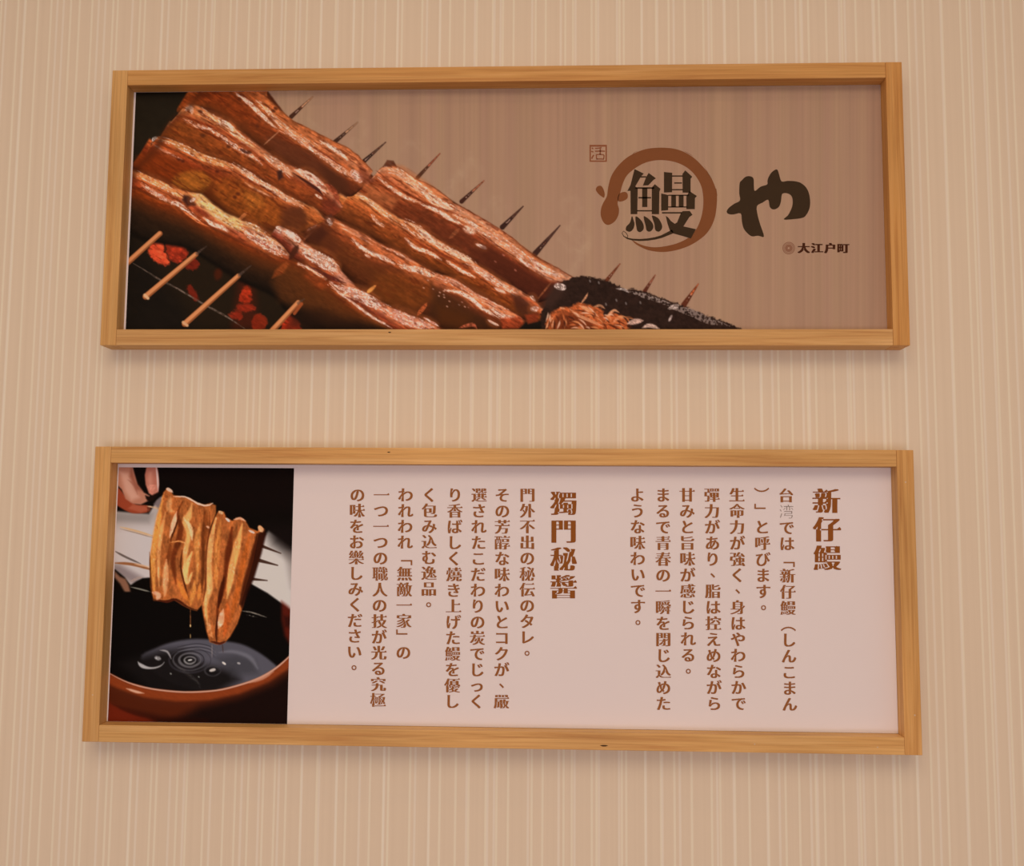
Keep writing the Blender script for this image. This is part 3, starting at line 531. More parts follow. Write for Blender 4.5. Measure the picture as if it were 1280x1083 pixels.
    # eel, left piece
    c.poly([(204, 616), (209, 610), (213, 613), (217, 619), (228, 621), (238, 623), (247, 629), (256, 631), (263, 629), (270, 632), (270, 642), (263, 660), (259, 690), (259, 725), (257, 742), (253, 756), (246, 764), (238, 762), (228, 757), (216, 749), (206, 752), (192, 751), (188, 734), (187, 700), (190, 682), (195, 656), (200, 634)], (184, 92, 36), 1.1, tex=.12, sc=(8, 8))
    def lane(p, w, col, a=.7, soft=1.8, fl=0, seed=1):
        if col[0] < 190: col = tuple(v * .86 for v in col)
        c.stroke(p, w, col, soft=soft, alpha=min(1, a * 1.18), fleck=fl, seed=seed, sc=(4, 4), wob=.8)
    lane([(204, 620), (199, 645), (194, 675), (191, 705), (193, 740)], [3, 6, 7, 7, 6], (222, 134, 52), .85)
    lane([(207, 640), (201, 668), (198, 700), (199, 735)], [3, 5, 4, 3], (232, 150, 78), .7)
    lane([(213, 622), (211, 636), (218, 640)], [7, 6, 3], (214, 140, 76), .7)
    lane([(221, 640), (217, 655), (212, 672)], [3, 6, 2], (232, 164, 120), .95, 1.2)
    lane([(224, 645), (219, 660), (213, 676)], [1.5, 2, 1.5], (110, 40, 12), .7, 1)
    lane([(214, 674), (212, 690), (207, 710), (206, 740)], [3, 5, 5, 5], (180, 70, 18), .6)
    lane([(208, 700), (207, 720), (206, 745)], [5, 7, 6], (226, 148, 90), .75)
    lane([(228, 628), (222, 642), (226, 660), (222, 680), (216, 700), (220, 730)], [3, 3, 6, 7, 6, 6], (168, 58, 14), .7)
    lane([(240, 630), (236, 645), (232, 652), (236, 668), (232, 690), (230, 712)], [5, 9, 8, 6, 6, 4], (228, 152, 78), .8)
    lane([(230, 648), (238, 660), (240, 675)], [2, 5, 2], (240, 186, 128), .8, 1.4)
    lane([(240, 690), (232, 712), (234, 728), (240, 716)], [4, 7, 5, 4], (236, 168, 92), .85, 1.6)
    lane([(228, 688), (226, 710), (232, 735), (236, 750)], [1.5, 2, 2, 2], (120, 42, 10), .7, 1)
    lane([(250, 655), (246, 680), (247, 705), (246, 730)], [6, 7, 4, 4], (214, 128, 52), .75)
    lane([(256, 640), (254, 670), (254, 705), (252, 740)], [3, 4, 4, 4], (150, 58, 14), .65)
    lane([(254, 634), (258, 650), (256, 680)], [3, 5, 4], (186, 78, 22), .6)
    lane([(213, 678), (226, 677), (233, 680)], [1, 2, 1], (224, 140, 70), .7, .9)
    lane([(222, 725), (230, 742), (238, 754)], [5, 6, 5], (222, 112, 34), .8)
    lane([(244, 726), (241, 744), (238, 757)], [4, 6, 4], (232, 136, 50), .75)
    lane([(250, 730), (248, 750)], [4, 5], (224, 120, 40), .7)
    lane([(190, 741), (198, 744), (196, 750)], [3, 6, 4], (220, 148, 110), .8, 1.4)
    lane([(191, 750), (208, 752), (220, 750), (236, 760), (246, 763)], [2, 3, 3, 2, 2], (110, 36, 14), .8, 1.2)
    lane([(217, 621), (230, 621), (238, 624), (248, 630), (256, 632), (266, 630)], [1.5, 2, 2, 2.5, 2, 3], (222, 184, 160), .9, .8)
    lane([(208, 611), (212, 613), (216, 616)], [3, 4, 2], (226, 176, 150), .9, 1)
    lane([(187, 690), (188, 720), (190, 745)], [1.2, 1.5, 1.2], (120, 50, 14), .7, .8)
    # eel, right piece
    c.poly([(268, 648), (273, 639), (280, 640), (283, 647), (290, 651), (299, 648), (307, 651), (312, 660), (322, 664), (326, 658), (331, 662), (329, 676), (324, 698), (317, 720), (309, 738), (304, 758), (297, 780), (288, 796), (281, 804), (271, 806), (262, 803), (258, 790), (254, 770), (252, 757), (258, 738), (257, 700), (259, 680), (264, 660)], (186, 92, 36), 1.1, tex=.12, sc=(8, 8))
    lane([(270, 648), (264, 675), (261, 705), (262, 735), (257, 756), (260, 785)], [4, 7, 7, 8, 5, 4], (228, 152, 80), .85)
    lane([(276, 650), (272, 680), (270, 715), (271, 735)], [5, 7, 6, 6], (216, 122, 46), .7)
    lane([(290, 660), (286, 690), (283, 715), (278, 740), (272, 762), (272, 800)], [8, 9, 6, 5, 3, 2], (166, 56, 14), .8)
    lane([(280, 722), (276, 742), (273, 760)], [3, 5, 3], (90, 24, 6), .7, 1.4)
    lane([(303, 655), (297, 680), (291, 705), (287, 730), (284, 748)], [4, 8, 9, 8, 7], (230, 150, 74), .85)
    lane([(312, 668), (306, 695), (300, 725), (294, 752), (288, 778)], [6, 7, 7, 7, 6], (206, 92, 24), .75)
    lane([(321, 668), (316, 695), (307, 725), (300, 755)], [4, 5, 4, 4], (124, 40, 10), .75)
    c.poly([(322, 668), (330, 662), (333, 668), (327, 692), (318, 722), (310, 742), (303, 762), (300, 755), (308, 728), (316, 700)], (40, 12, 6), 2, alpha=.92)
    lane([(279, 762), (276, 776), (273, 786)], [4, 8, 4], (236, 178, 140), .9, 1.2, .4, 5)
    lane([(262, 775), (262, 790), (266, 797)], [3, 5, 3], (226, 136, 72), .75, 1.4, .4, 6)
    lane([(284, 754), (284, 775), (280, 796)], [8, 7, 6], (206, 84, 24), .7)
    lane([(272, 770), (270, 790), (271, 804)], [1.5, 2, 1.5], (96, 28, 10), .8, 1)
    lane([(264, 802), (274, 805), (282, 802)], [2, 3, 2], (110, 36, 18), .8, 1)
    lane([(274, 640), (278, 642)], [3, 4], (206, 160, 110), .9, 1); lane([(282, 648), (287, 652)], [2, 3], (214, 200, 196), .9, .8)
    lane([(292, 650), (300, 648), (307, 652)], [2, 3, 2], (226, 150, 110), .9, 1); lane([(311, 663), (318, 666)], [2, 3], (216, 190, 176), .9, .9)
    lane([(324, 659), (328, 664)], [6, 6], (206, 140, 92), .95, 1)
    lane([(258, 658), (262, 660)], [2, 2.6], (226, 160, 120), .8, .9)
    g = sst(c.C[..., 0] - c.C[..., 2], 60, 100) * (c.Y > 606) * (c.Y < 806) * (c.X > 184) * (c.X < 336)
    n1 = fbm(c.X / 5, c.Y / 11, 401, 3) - .5; n2 = fbm(c.X / 2, c.Y / 3, 402, 2) - .5
    c.C *= 1 + (g * (.26 * n1 + .16 * n2))[..., None]
    lum = c.C.mean(-1); n3 = .6 * noise(c.X / 2.2, c.Y / 5, 403) + .4 * noise(c.X / 1.3, c.Y / 1.6, 404)
    hi = g * sst(lum, 112, 150) * sst(n3, .62, .82) * .35; c.C = c.C * (1 - hi[..., None]) + hi[..., None] * np.array([242, 200, 160])
    dk = g * sst(.6 * noise(c.X / 3.5, c.Y / 10, 405) + .4 * noise(c.X / 1.6, c.Y / 3, 406),   .68, .86) * .2; c.C = c.C * (1 - dk[..., None]) + dk[..., None] * np.array([120, 42, 10])
    lum = c.C.mean(-1); k = np.interp(lum, [50, 85, 105, 130, 160, 190], [.70, .82, .98, 1.08, 1.10, 1.06]); c.C = c.C * (1 + (g * (k - 1))[..., None])
    lum = c.C.mean(-1)[..., None]; c.C = c.C * (1 - .16 * g[..., None]) + .16 * g[..., None] * (lum * np.array([1.30, .96, .86]))
    c.stroke([(262, 640), (262, 660), (258, 690), (257, 730), (254, 752)], [1, 1.6, 1.8, 2, 2], (84, 28, 8), soft=1, alpha=.7)
# ------------------------------------------------------------------ ART-END

# ------------------------------------------------------------------ object helpers
def tag(o, label=None, cat=None, group=None, kind=None):
    if label: o['label'] = label
    if cat: o['category'] = cat
    if group: o['group'] = group
    if kind: o['kind'] = kind
    return o
def empty(name, loc):
    o = bpy.data.objects.new(name, None); COL.objects.link(o); o.location = loc; o.empty_display_size = .05; return o
def link_mesh(name, me, m, parent=None, loc=(0, 0, 0)):
    if m: me.materials.append(m)
    o = bpy.data.objects.new(name, me); COL.objects.link(o); o.location = loc
    if parent: o.parent = parent
    return o

# ------------------------------------------------------------------ materials
def mat(name, rough=.6, spec=.5):
    m = bpy.data.materials.new(name); m.use_nodes = True; n = m.node_tree
    b = n.nodes['Principled BSDF']; b.inputs['Roughness'].default_value = rough; b.inputs['Specular IOR Level'].default_value = spec
    return m, n.nodes, n.links, b
def nd(N, typ, **kw):
    x = N.new(typ)
    for k, v in kw.items():
        if k in x.inputs: x.inputs[k].default_value = v
        else: setattr(x, k, v)
    return x
def flat(name, c, rough=.7, spec=.05, k=1.0):
    m, N, L, b = mat(name, rough, spec); b.inputs['Base Color'].default_value = (*alb(c, k), 1)
    # faint unevenness of the ink
    tc = nd(N, 'ShaderNodeTexCoord'); no = nd(N, 'ShaderNodeTexNoise', Scale=60.0); mx = nd(N, 'ShaderNodeMix', data_type='RGBA')
    a = alb(c, k); mx.inputs[6].default_value = (*np.clip(a * .95, 0, 1), 1); mx.inputs[7].default_value = (*np.clip(a * 1.05, 0, 1), 1)
    L.new(tc.outputs['Object'], no.inputs['Vector']); L.new(no.outputs['Fac'], mx.inputs[0]); L.new(mx.outputs[2], b.inputs['Base Color'])
    return m
def printed(name):
    m, N, L, b = mat(name, .7, .03)
    at_ = nd(N, 'ShaderNodeAttribute', attribute_name='ink'); L.new(at_.outputs['Color'], b.inputs['Base Color']); return m
def wood(name, seed, tint=(1, 1, 1)):
    m, N, L, b = mat(name, .5, .3)
    tc = nd(N, 'ShaderNodeTexCoord'); mp = nd(N, 'ShaderNodeMapping'); mp.inputs['Scale'].default_value = (3.0, 95, 95); mp.inputs['Location'].default_value = (seed, seed * 3.1, seed * 1.7)
    L.new(tc.outputs['Object'], mp.inputs['Vector'])
    n1 = nd(N, 'ShaderNodeTexNoise', Scale=1.0, Detail=5.0, Roughness=.6, Distortion=.8); L.new(mp.outputs[0], n1.inputs['Vector'])
    mp2 = nd(N, 'ShaderNodeMapping'); mp2.inputs['Scale'].default_value = (9, 520, 520); L.new(tc.outputs['Object'], mp2.inputs['Vector'])
    n2 = nd(N, 'ShaderNodeTexNoise', Scale=1.0, Detail=2.0); L.new(mp2.outputs[0], n2.inputs['Vector'])
    mp3 = nd(N, 'ShaderNodeMapping'); mp3.inputs['Scale'].default_value = (3.2, 9, 9); mp3.inputs['Location'].default_value = (seed * 2, 0, 0); L.new(tc.outputs['Object'], mp3.inputs['Vector'])
    n3 = nd(N, 'ShaderNodeTexNoise', Scale=1.0, Detail=1.0); L.new(mp3.outputs[0], n3.inputs['Vector'])
    r = nd(N, 'ShaderNodeValToRGB'); e = r.color_ramp.elements
    e[0].position = .28; e[0].color = (*alb((172, 111, 60)), 1); e[1].position = .75; e[1].color = (*alb((207, 152, 98)), 1)
    k = e.new(.5); k.color = (*alb((194, 137, 80)), 1)
    L.new(n1.outputs['Fac'], r.inputs[0])
    mx = nd(N, 'ShaderNodeMix', data_type='RGBA', blend_type='MULTIPLY'); mx.inputs[0].default_value = .5
    r2 = nd(N, 'ShaderNodeValToRGB'); q = r2.color_ramp.elements; q[0].position = .3; q[0].color = (.72, .66, .6, 1); q[1].position = .6; q[1].color = (1, 1, 1, 1)
    L.new(n2.outputs['Fac'], r2.inputs[0]); L.new(r.outputs[0], mx.inputs[6]); L.new(r2.outputs[0], mx.inputs[7])
    hs = nd(N, 'ShaderNodeHueSaturation'); mr = nd(N, 'ShaderNodeMapRange'); mr.inputs[1].default_value = .3; mr.inputs[2].default_value = .7; mr.inputs[3].default_value = .88; mr.inputs[4].default_value = 1.1
    L.new(n3.outputs['Fac'], mr.inputs[0]); L.new(mr.outputs[0], hs.inputs['Value']); L.new(mx.outputs[2], hs.inputs['Color'])
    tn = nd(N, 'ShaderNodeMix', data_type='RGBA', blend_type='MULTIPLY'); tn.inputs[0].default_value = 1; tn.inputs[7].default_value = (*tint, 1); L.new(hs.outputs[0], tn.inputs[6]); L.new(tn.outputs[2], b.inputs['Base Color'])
    bp = nd(N, 'ShaderNodeBump', Strength=.12, Distance=.0006); L.new(n2.outputs['Fac'], bp.inputs['Height']); L.new(bp.outputs[0], b.inputs['Normal'])
    return m
def wallpaper():
    m, N, L, b = mat('striped wallpaper', .55, .35)
    tc = nd(N, 'ShaderNodeTexCoord'); sp = nd(N, 'ShaderNodeSeparateXYZ'); L.new(tc.outputs['Object'], sp.inputs[0])
    def lines(freq, w0, w1, rnd, off):
        mu = nd(N, 'ShaderNodeMath', operation='MULTIPLY_ADD'); mu.inputs[1].default_value = freq; mu.inputs[2].default_value = off; L.new(sp.outputs[0], mu.inputs[0])
        v = nd(N, 'ShaderNodeTexVoronoi', voronoi_dimensions='1D', feature='F1', Randomness=rnd); v.inputs['Scale'].default_value = 1; L.new(mu.outputs[0], v.inputs['W'])
        mr = nd(N, 'ShaderNodeMapRange', interpolation_type='SMOOTHSTEP'); mr.inputs[1].default_value = w0; mr.inputs[2].default_value = w1; mr.inputs[3].default_value = 1; mr.inputs[4].default_value = 0
        L.new(v.outputs['Distance'], mr.inputs[0]); return mr.outputs[0]
    a = lines(46, .045, .10, .85, 11.3); c2 = lines(30, .03, .07, .9, 4.1)
    n = nd(N, 'ShaderNodeTexNoise', noise_dimensions='1D', Scale=1.0, Detail=3.0); mu = nd(N, 'ShaderNodeMath', operation='MULTIPLY'); mu.inputs[1].default_value = 150; L.new(sp.outputs[0], mu.inputs[0]); L.new(mu.outputs[0], n.inputs['W'])
    big = nd(N, 'ShaderNodeTexNoise', Scale=2.2, Detail=1.0); L.new(tc.outputs['Object'], big.inputs['Vector'])
    base = nd(N, 'ShaderNodeMix', data_type='RGBA'); base.inputs[6].default_value = (*alb((204, 171, 143)), 1); base.inputs[7].default_value = (*alb((211, 178, 150)), 1); L.new(n.outputs['Fac'], base.inputs[0])
    l1 = nd(N, 'ShaderNodeMix', data_type='RGBA'); l1.inputs[7].default_value = (*alb((229, 196, 166)), 1)
    k1 = nd(N, 'ShaderNodeMath', operation='MULTIPLY'); k1.inputs[1].default_value = .62; L.new(a, k1.inputs[0]); L.new(k1.outputs[0], l1.inputs[0]); L.new(base.outputs[2], l1.inputs[6])
    l2 = nd(N, 'ShaderNodeMix', data_type='RGBA'); l2.inputs[7].default_value = (*alb((231, 200, 172)), 1)
    k2 = nd(N, 'ShaderNodeMath', operation='MULTIPLY'); k2.inputs[1].default_value = .5; L.new(c2, k2.inputs[0]); L.new(k2.outputs[0], l2.inputs[0]); L.new(l1.outputs[2], l2.inputs[6])
    L.new(l2.outputs[2], b.inputs['Base Color'])
    bp = nd(N, 'ShaderNodeBump', Strength=.15, Distance=.0004); L.new(a, bp.inputs['Height']); L.new(bp.outputs[0], b.inputs['Normal'])
    return m
def plain(name, ca, cb, scale):
    m, N, L, b = mat(name, .7, .2); tc = nd(N, 'ShaderNodeTexCoord'); n = nd(N, 'ShaderNodeTexNoise', Scale=scale, Detail=3.0); mx = nd(N, 'ShaderNodeMix', data_type='RGBA')
    mx.inputs[6].default_value = (*ca, 1); mx.inputs[7].default_value = (*cb, 1); L.new(tc.outputs['Object'], n.inputs['Vector']); L.new(n.outputs['Fac'], mx.inputs[0]); L.new(mx.outputs[2], b.inputs['Base Color']); return m

# ------------------------------------------------------------------ the room
def slab(name, lo, hi, m):
    bm = bmesh.new(); bmesh.ops.create_cube(bm, size=1)
    for v in bm.verts: v.co = Vector([lo[i] + (v.co[i] + .5) * (hi[i] - lo[i]) for i in range(3)])
    me = bpy.data.meshes.new(name); bm.to_mesh(me); bm.free()
    return tag(link_mesh(name, me, m), kind='structure')
slab('wall_back', (-3.2, 0, 0), (3.2, .12, 3.0), wallpaper())
slab('floor', (-3.2, -4.5, -.1), (3.2, .12, 0), plain('floor planks', (.30, .20, .12), (.38, .26, .16), 6))
slab('ceiling', (-3.2, -4.5, 3.0), (3.2, .12, 3.1), plain('painted ceiling', (.76, .73, .68), (.8, .77, .72), 3))

# ------------------------------------------------------------------ frames
FW, FH, GAP, RAIL, DEEP, SHEET = 1.2, .4293, .1528, .0241, .040, .0158
def bar(name, length, m, parent, loc, vertical):
    """a square wooden bar, long axis = local x, front face towards -y"""
    bm = bmesh.new(); bmesh.ops.create_cube(bm, size=1)
    for v in bm.verts: v.co = Vector((v.co.x * length, v.co.y * DEEP, v.co.z * RAIL))
    bmesh.ops.bevel(bm, geom=bm.edges[:], offset=.0007, segments=2, affect='EDGES', profile=.5)
    me = bpy.data.meshes.new(name); bm.to_mesh(me); bm.free()
    o = link_mesh(name, me, m, parent, loc)
    if vertical: o.rotation_euler = (0, math.pi / 2, 0)
    return o
def frame(zb, label, woods):
    r = tag(empty('framed_poster', (0, 0, zb)), label, 'poster', 'oak framed posters on the striped wall')
    y = -DEEP / 2
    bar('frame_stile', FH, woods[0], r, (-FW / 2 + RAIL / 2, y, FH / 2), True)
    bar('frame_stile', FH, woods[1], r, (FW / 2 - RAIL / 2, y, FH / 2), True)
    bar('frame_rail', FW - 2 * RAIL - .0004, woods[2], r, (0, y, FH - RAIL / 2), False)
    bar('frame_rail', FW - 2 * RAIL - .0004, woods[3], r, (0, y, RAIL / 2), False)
    return r
def spot_on(name, rail, px, py, rx, rz, m, zb):
    x, z = at(px, py, -DEEP - .00015); th = np.linspace(0, 2 * np.pi, 15)[:-1]
    V = [(float(x) + rx * math.cos(a) * (1 + .2 * math.sin(3 * a)), -DEEP - .00015, float(z) + rz * math.sin(a)) for a in th]
    me = bpy.data.meshes.new(name); me.from_pydata(V, [], [tuple(range(14))]); o = link_mesh(name, me, m)
    o.parent = rail; bpy.context.view_layer.update(); o.matrix_parent_inverse = rail.matrix_world.inverted(); return o
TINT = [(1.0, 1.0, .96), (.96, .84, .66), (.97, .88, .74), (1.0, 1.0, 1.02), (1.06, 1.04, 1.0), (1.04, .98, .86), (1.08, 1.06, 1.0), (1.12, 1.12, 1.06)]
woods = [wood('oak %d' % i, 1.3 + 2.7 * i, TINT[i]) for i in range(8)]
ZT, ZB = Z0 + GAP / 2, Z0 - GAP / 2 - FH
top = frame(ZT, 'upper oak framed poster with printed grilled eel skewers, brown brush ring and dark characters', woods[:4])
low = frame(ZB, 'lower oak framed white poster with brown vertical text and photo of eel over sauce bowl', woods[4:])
def board(parent, m):
    bm = bmesh.new(); bmesh.ops.create_cube(bm, size=1)
    w, h = FW - 2 * RAIL - .0006, FH - 2 * RAIL - .0006
    for v in bm.verts: v.co = Vector((v.co.x * w, -.002 - (.5 - v.co.y) * (SHEET - .002), FH / 2 + v.co.z * h))
    me = bpy.data.meshes.new('backing_board'); bm.to_mesh(me); bm.free()
    return link_mesh('backing_board', me, m, parent)
M_PAPER = plain('white board', tuple(alb((213, 186, 180))), tuple(alb((216, 189, 183))), 4)
bt = board(top, M_PAPER); tag(bt, 'white edge of the board showing along the left side')
bl = board(low, M_PAPER); tag(bl, 'white sheet carrying the text')

rails = [o for o in low.children if o.name.startswith('frame_rail')]; stiles = [o for o in low.children if o.name.startswith('frame_stile')]
rails_t = [o for o in top.children if o.name.startswith('frame_rail')]
M_KNOT = plain('dark knot', (.06, .03, .012), (.10, .05, .02), 90); M_FILL = plain('pale filler', (.62, .50, .36), (.70, .57, .42), 90)
pick = lambda l, hi: sorted(l, key=lambda o: o.location.z)[1 if hi else 0]
tag(spot_on('knot', pick(rails, False), 755, 932.6, .0052, .0011, M_KNOT, ZB), 'small dark knot')
tag(spot_on('knot', pick(rails_t, False), 487, 415.6, .0022, .0009, M_KNOT, ZT), 'small dark knot')
tag(spot_on('knot', pick(rails, True), 486, 565.5, .0022, .0008, M_KNOT, ZB), 'small dark knot')
for px, py, st in [(1132, 603, stiles), (1143.5, 894.5, stiles)]:
    spot_on('nail_hole', max(st, key=lambda o: o.location.x), px, py, .0012, .0012, M_FILL, ZB)
for px, py in [(1097, 934.5), (943.4, 930.6)]:
    spot_on('nail_hole', pick(rails, False), px, py, .0010, .0010, M_FILL, ZB)
spot_on('nail_hole', min(stiles, key=lambda o: o.location.x), 115.8, 869, .0010, .0010, M_FILL, ZB)

# ------------------------------------------------------------------ prints
def grid_print(x0, x1, z0, z1, nx, ny, y, paint):
    xs, zs = np.linspace(x0, x1, nx), np.linspace(z1, z0, ny)
    Xw, Zw = np.meshgrid(xs, zs)
    PX, PY = to_px(Xw, np.full_like(Xw, y), Zw)
    c = Canvas(PX, PY, (0, 0, 0)); paint(c)
    return Xw, Zw, c
def grid_mesh(name, Xw, Zw, C, keep, y, m, parent, zb):
    ny, nx = Xw.shape
    j, i = np.where(keep)
    q = np.stack([j * nx + i, (j + 1) * nx + i, (j + 1) * nx + i + 1, j * nx + i + 1], 1)
    used = np.unique(q); mp = np.zeros(nx * ny, np.int64); mp[used] = np.arange(len(used)); q = mp[q]
    co = np.stack([Xw.ravel()[used], np.full(len(used), y), Zw.ravel()[used] - zb], 1)
    me = bpy.data.meshes.new(name)
    me.vertices.add(len(used)); me.vertices.foreach_set('co', co.ravel())
    me.loops.add(q.size); me.loops.foreach_set('vertex_index', q.ravel().astype(np.int32))
    me.polygons.add(len(q)); me.polygons.foreach_set('loop_start', np.arange(0, q.size, 4, dtype=np.int32)); me.polygons.foreach_set('loop_total', np.full(len(q), 4, np.int32))
    me.update(calc_edges=True)
    a = me.attributes.new('ink', 'FLOAT_COLOR', 'POINT')
    col = np.clip(lin(np.clip(C.reshape(-1, 3)[used], 0, 255)) / LIGHT, .0015, .92)
    a.data.foreach_set('color', np.c_[col, np.ones(len(col))].astype(np.float32).ravel())
    return link_mesh(name, me, m, parent)
M_INK = printed('printed ink')
IX0, IX1 = -FW / 2 + RAIL, FW / 2 - RAIL
YS = -SHEET - .0003
Xw, Zw, cv = grid_print(IX0 + .0034, IX1 - .0006, ZT + RAIL + .0006, ZT + FH - RAIL - .0006, 1180, 390, YS, paint_grill)
mk = cv.M > .5; qk = mk[:-1, :-1] & mk[1:, :-1] & mk[:-1, 1:] & mk[1:, 1:]
sheet = grid_mesh('printed_sheet', Xw, Zw, cv.C, ~qk, YS, M_INK, top, ZT); tag(sheet, 'brown linen patterned print with faint steam')
o = grid_mesh('eel_photo', Xw, Zw, cv.C, qk, YS, M_INK, sheet, ZT); tag(o, 'printed photo of glazed eel fillets on bamboo skewers over charcoal')
px0, pz1 = at(148.6, 584.4, YS); px1, _ = at(367.6, 584.2, YS); px1b, pz0 = at(361, 907, YS)
Xw, Zw, cv = grid_print(float(px0), float(px1), ZB + RAIL + .0006, float(pz1), 400, 560, YS, paint_dip)
o = grid_mesh('eel_photo', Xw, Zw, cv.C, np.ones((559, 399), bool), YS, M_INK, low, ZB); tag(o, 'printed photo of a hand holding two eel fillets above a dark sauce bowl')

def shape(name, loops, m, parent, zb, lift, y=YS):
    """flat printed shapes: every item is a list of outlines, the first one outside, the others holes; photo measures"""
    V, F = [], []
    for item in loops:
        pts = []
        for lp in item:
            lp = np.asarray(lp, float); x, z = at(lp[:, 0], lp[:, 1], y - lift)
            pts.append([Vector((a, b, 0)) for a, b in zip(x, z)])
        tr = tessellate_polygon(pts); b = len(V); fl = [p for l in pts for p in l]
        V += [(p.x, y - lift, p.y - zb) for p in fl]
        for t in tr:
            t = list(t); n = (fl[t[1]] - fl[t[0]]).cross(fl[t[2]] - fl[t[0]]).z
            if n < 0: t.reverse()
            F.append([b + k for k in t])
    me = bpy.data.meshes.new(name); me.from_pydata(V, [], F); me.update()
    return link_mesh(name, me, m, parent)
def Z(pts, ox, oy, s): return [(ox + x / s, oy + y / s) for x, y in pts]
def curved(p, n=5): return smooth_line(p, n, True)
def thick(p, w):
    """outline of a pen line"""
    p = np.asarray(p, float); w = np.asarray(w if np.ndim(w) else [w] * len(p), float)
    d = np.gradient(p, axis=0); n = np.c_[-d[:, 1], d[:, 0]]; n /= np.hypot(n[:, 0], n[:, 1])[:, None]
    return np.r_[p + n * w[:, None] / 2, (p - n * w[:, None] / 2)[::-1]]
M_DARK = flat('dark printed ink', (58, 40, 26)); M_BROWN = flat('brown printed ink', (121, 68, 39)); M_SEAL = flat('red brown printed ink', (132, 74, 48)); M_GREY = flat('faded brown printed ink', (134, 88, 66))
# brush ring
R = lambda p: Z(p, 720, 165, 6.767)
outer = R([(245, 575), (262, 540), (272, 470), (296, 380), (345, 300), (420, 225), (500, 178), (590, 145), (680, 134), (760, 134), (840, 144), (920, 172), (1000, 222), (1070, 290), (1130, 365), (1172, 450), (1192, 530), (1190, 620), (1178, 710), (1150, 790), (1104, 860), (1040, 915), (960, 962), (870, 995), (780, 1013), (700, 1015), (610, 1000), (540, 970), (500, 945), (474, 918)])
inner = R([(490, 922), (530, 945), (590, 966), (670, 976), (760, 966), (850, 944), (930, 908), (985, 865), (1030, 800), (1062, 710), (1076, 620), (1074, 530), (1056, 450), (1010, 370), (950, 310), (880, 270), (800, 246), (710, 238), (630, 248), (560, 272), (490, 315), (430, 370), (395, 440), (375, 510), (362, 545), (356, 580)])
ring = np.r_[smooth_line(outer, 4), smooth_line(inner, 4), smooth_line(R([(356, 580), (352, 610), (364, 655), (356, 710), (325, 760), (275, 787), (235, 768), (210, 710), (212, 650), (228, 605), (245, 575)]), 4)[1:-1]]
blob = curved(R([(168, 490), (180, 462), (208, 455), (228, 475), (243, 520), (238, 555), (222, 550), (190, 525)]), 4)
blob2 = curved(R([(352, 575), (362, 530), (385, 512), (420, 508), (438, 530), (434, 562), (405, 582), (370, 590)]), 4)
hairs = [thick(R([(1085, 290), (1115, 345), (1150, 400)]), [.1, .5, .2]), thick(R([(480, 190), (495, 172), (520, 165)]), [.6, .5, .2]), thick(R([(1185, 480), (1194, 540)]), [.6, .3]), thick(R([(920, 165), (960, 186), (990, 206)]), [.3, .5, .2])]
o = shape('brush_ring', [[ring], [blob], [blob2]] + [[h] for h in hairs], M_BROWN, sheet, ZT, .00008); tag(o, 'brown brush stroke ring with drops')
# the character inside the ring
K = lambda p: Z(p, 770, 200, 9.845)
def rect(x0, y0, x1, y1): return [(x0, y0), (x1, y0), (x1, y1), (x0, y1)]
ch = [[K([(228, 112), (342, 168), (312, 200), (372, 200), (372, 216), (300, 218), (238, 325), (268, 352), (262, 668), (180, 668), (178, 380), (140, 382), (178, 310)])],
      [K([(402, 160), (492, 226), (462, 246), (398, 312), (330, 316), (372, 208)])],
      [K(rect(236, 336, 470, 356))], [K([(440, 668), (440, 340), (478, 298), (548, 356), (534, 392), (530, 668)])],
      [K(rect(322, 345, 386, 580))], [K(rect(276, 456, 432, 474))], [K(rect(255, 618, 445, 634))],
      [curved(K([(196, 692), (216, 740), (228, 790), (212, 850), (170, 884), (124, 866), (128, 820), (172, 770)]))], [curved(K([(244, 694), (300, 732), (336, 790), (340, 850), (300, 888), (262, 872), (250, 820), (240, 750)]))],
      [curved(K([(344, 692), (400, 724), (450, 780), (458, 838), (420, 882), (378, 868), (362, 800), (346, 740)]))], [curved(K([(446, 684), (520, 718), (562, 790), (566, 840), (530, 882), (484, 864), (472, 790), (452, 730)]))],
      [K([(590, 148), (692, 158), (690, 398), (590, 402)])], [K([(820, 402), (818, 172), (852, 128), (938, 206), (918, 232), (918, 404)])], [K(rect(688, 190, 822, 206))], [K(rect(716, 276, 812, 292))], [K(rect(685, 358, 825, 374))],
      [K([(556, 412), (644, 432), (642, 618), (556, 626)])], [K([(866, 448), (905, 384), (996, 444), (972, 470), (970, 606), (866, 606)])], [K(rect(644, 428, 900, 442))], [K(rect(640, 572, 880, 586))], [K(rect(680, 434, 738, 582))], [K(rect(772, 434, 832, 582))],
      [K(rect(566, 642, 812, 660))], [K([(800, 650), (822, 630), (908, 628), (942, 676), (902, 704), (830, 818), (984, 852), (922, 968), (846, 944), (716, 908), (664, 872), (634, 786), (612, 688), (640, 706), (676, 752), (724, 786), (752, 768)])],
      [thick(K([(700, 880), (640, 908), (560, 944), (480, 966), (390, 980), (290, 986), (200, 980), (140, 966), (96, 940), (74, 900), (92, 876), (126, 900), (146, 936), (136, 962)]), [5, 4.2, 3.4, 3, 2.8, 2.6, 2.2, 1.8, 1, .8, .8, .8, .8, .8])]]
o = shape('logo_character', ch, M_DARK, sheet, ZT, .00016); tag(o, 'dark brown printed character inside the ring')
Yk = lambda p: Z(p, 905, 200, 10.315)
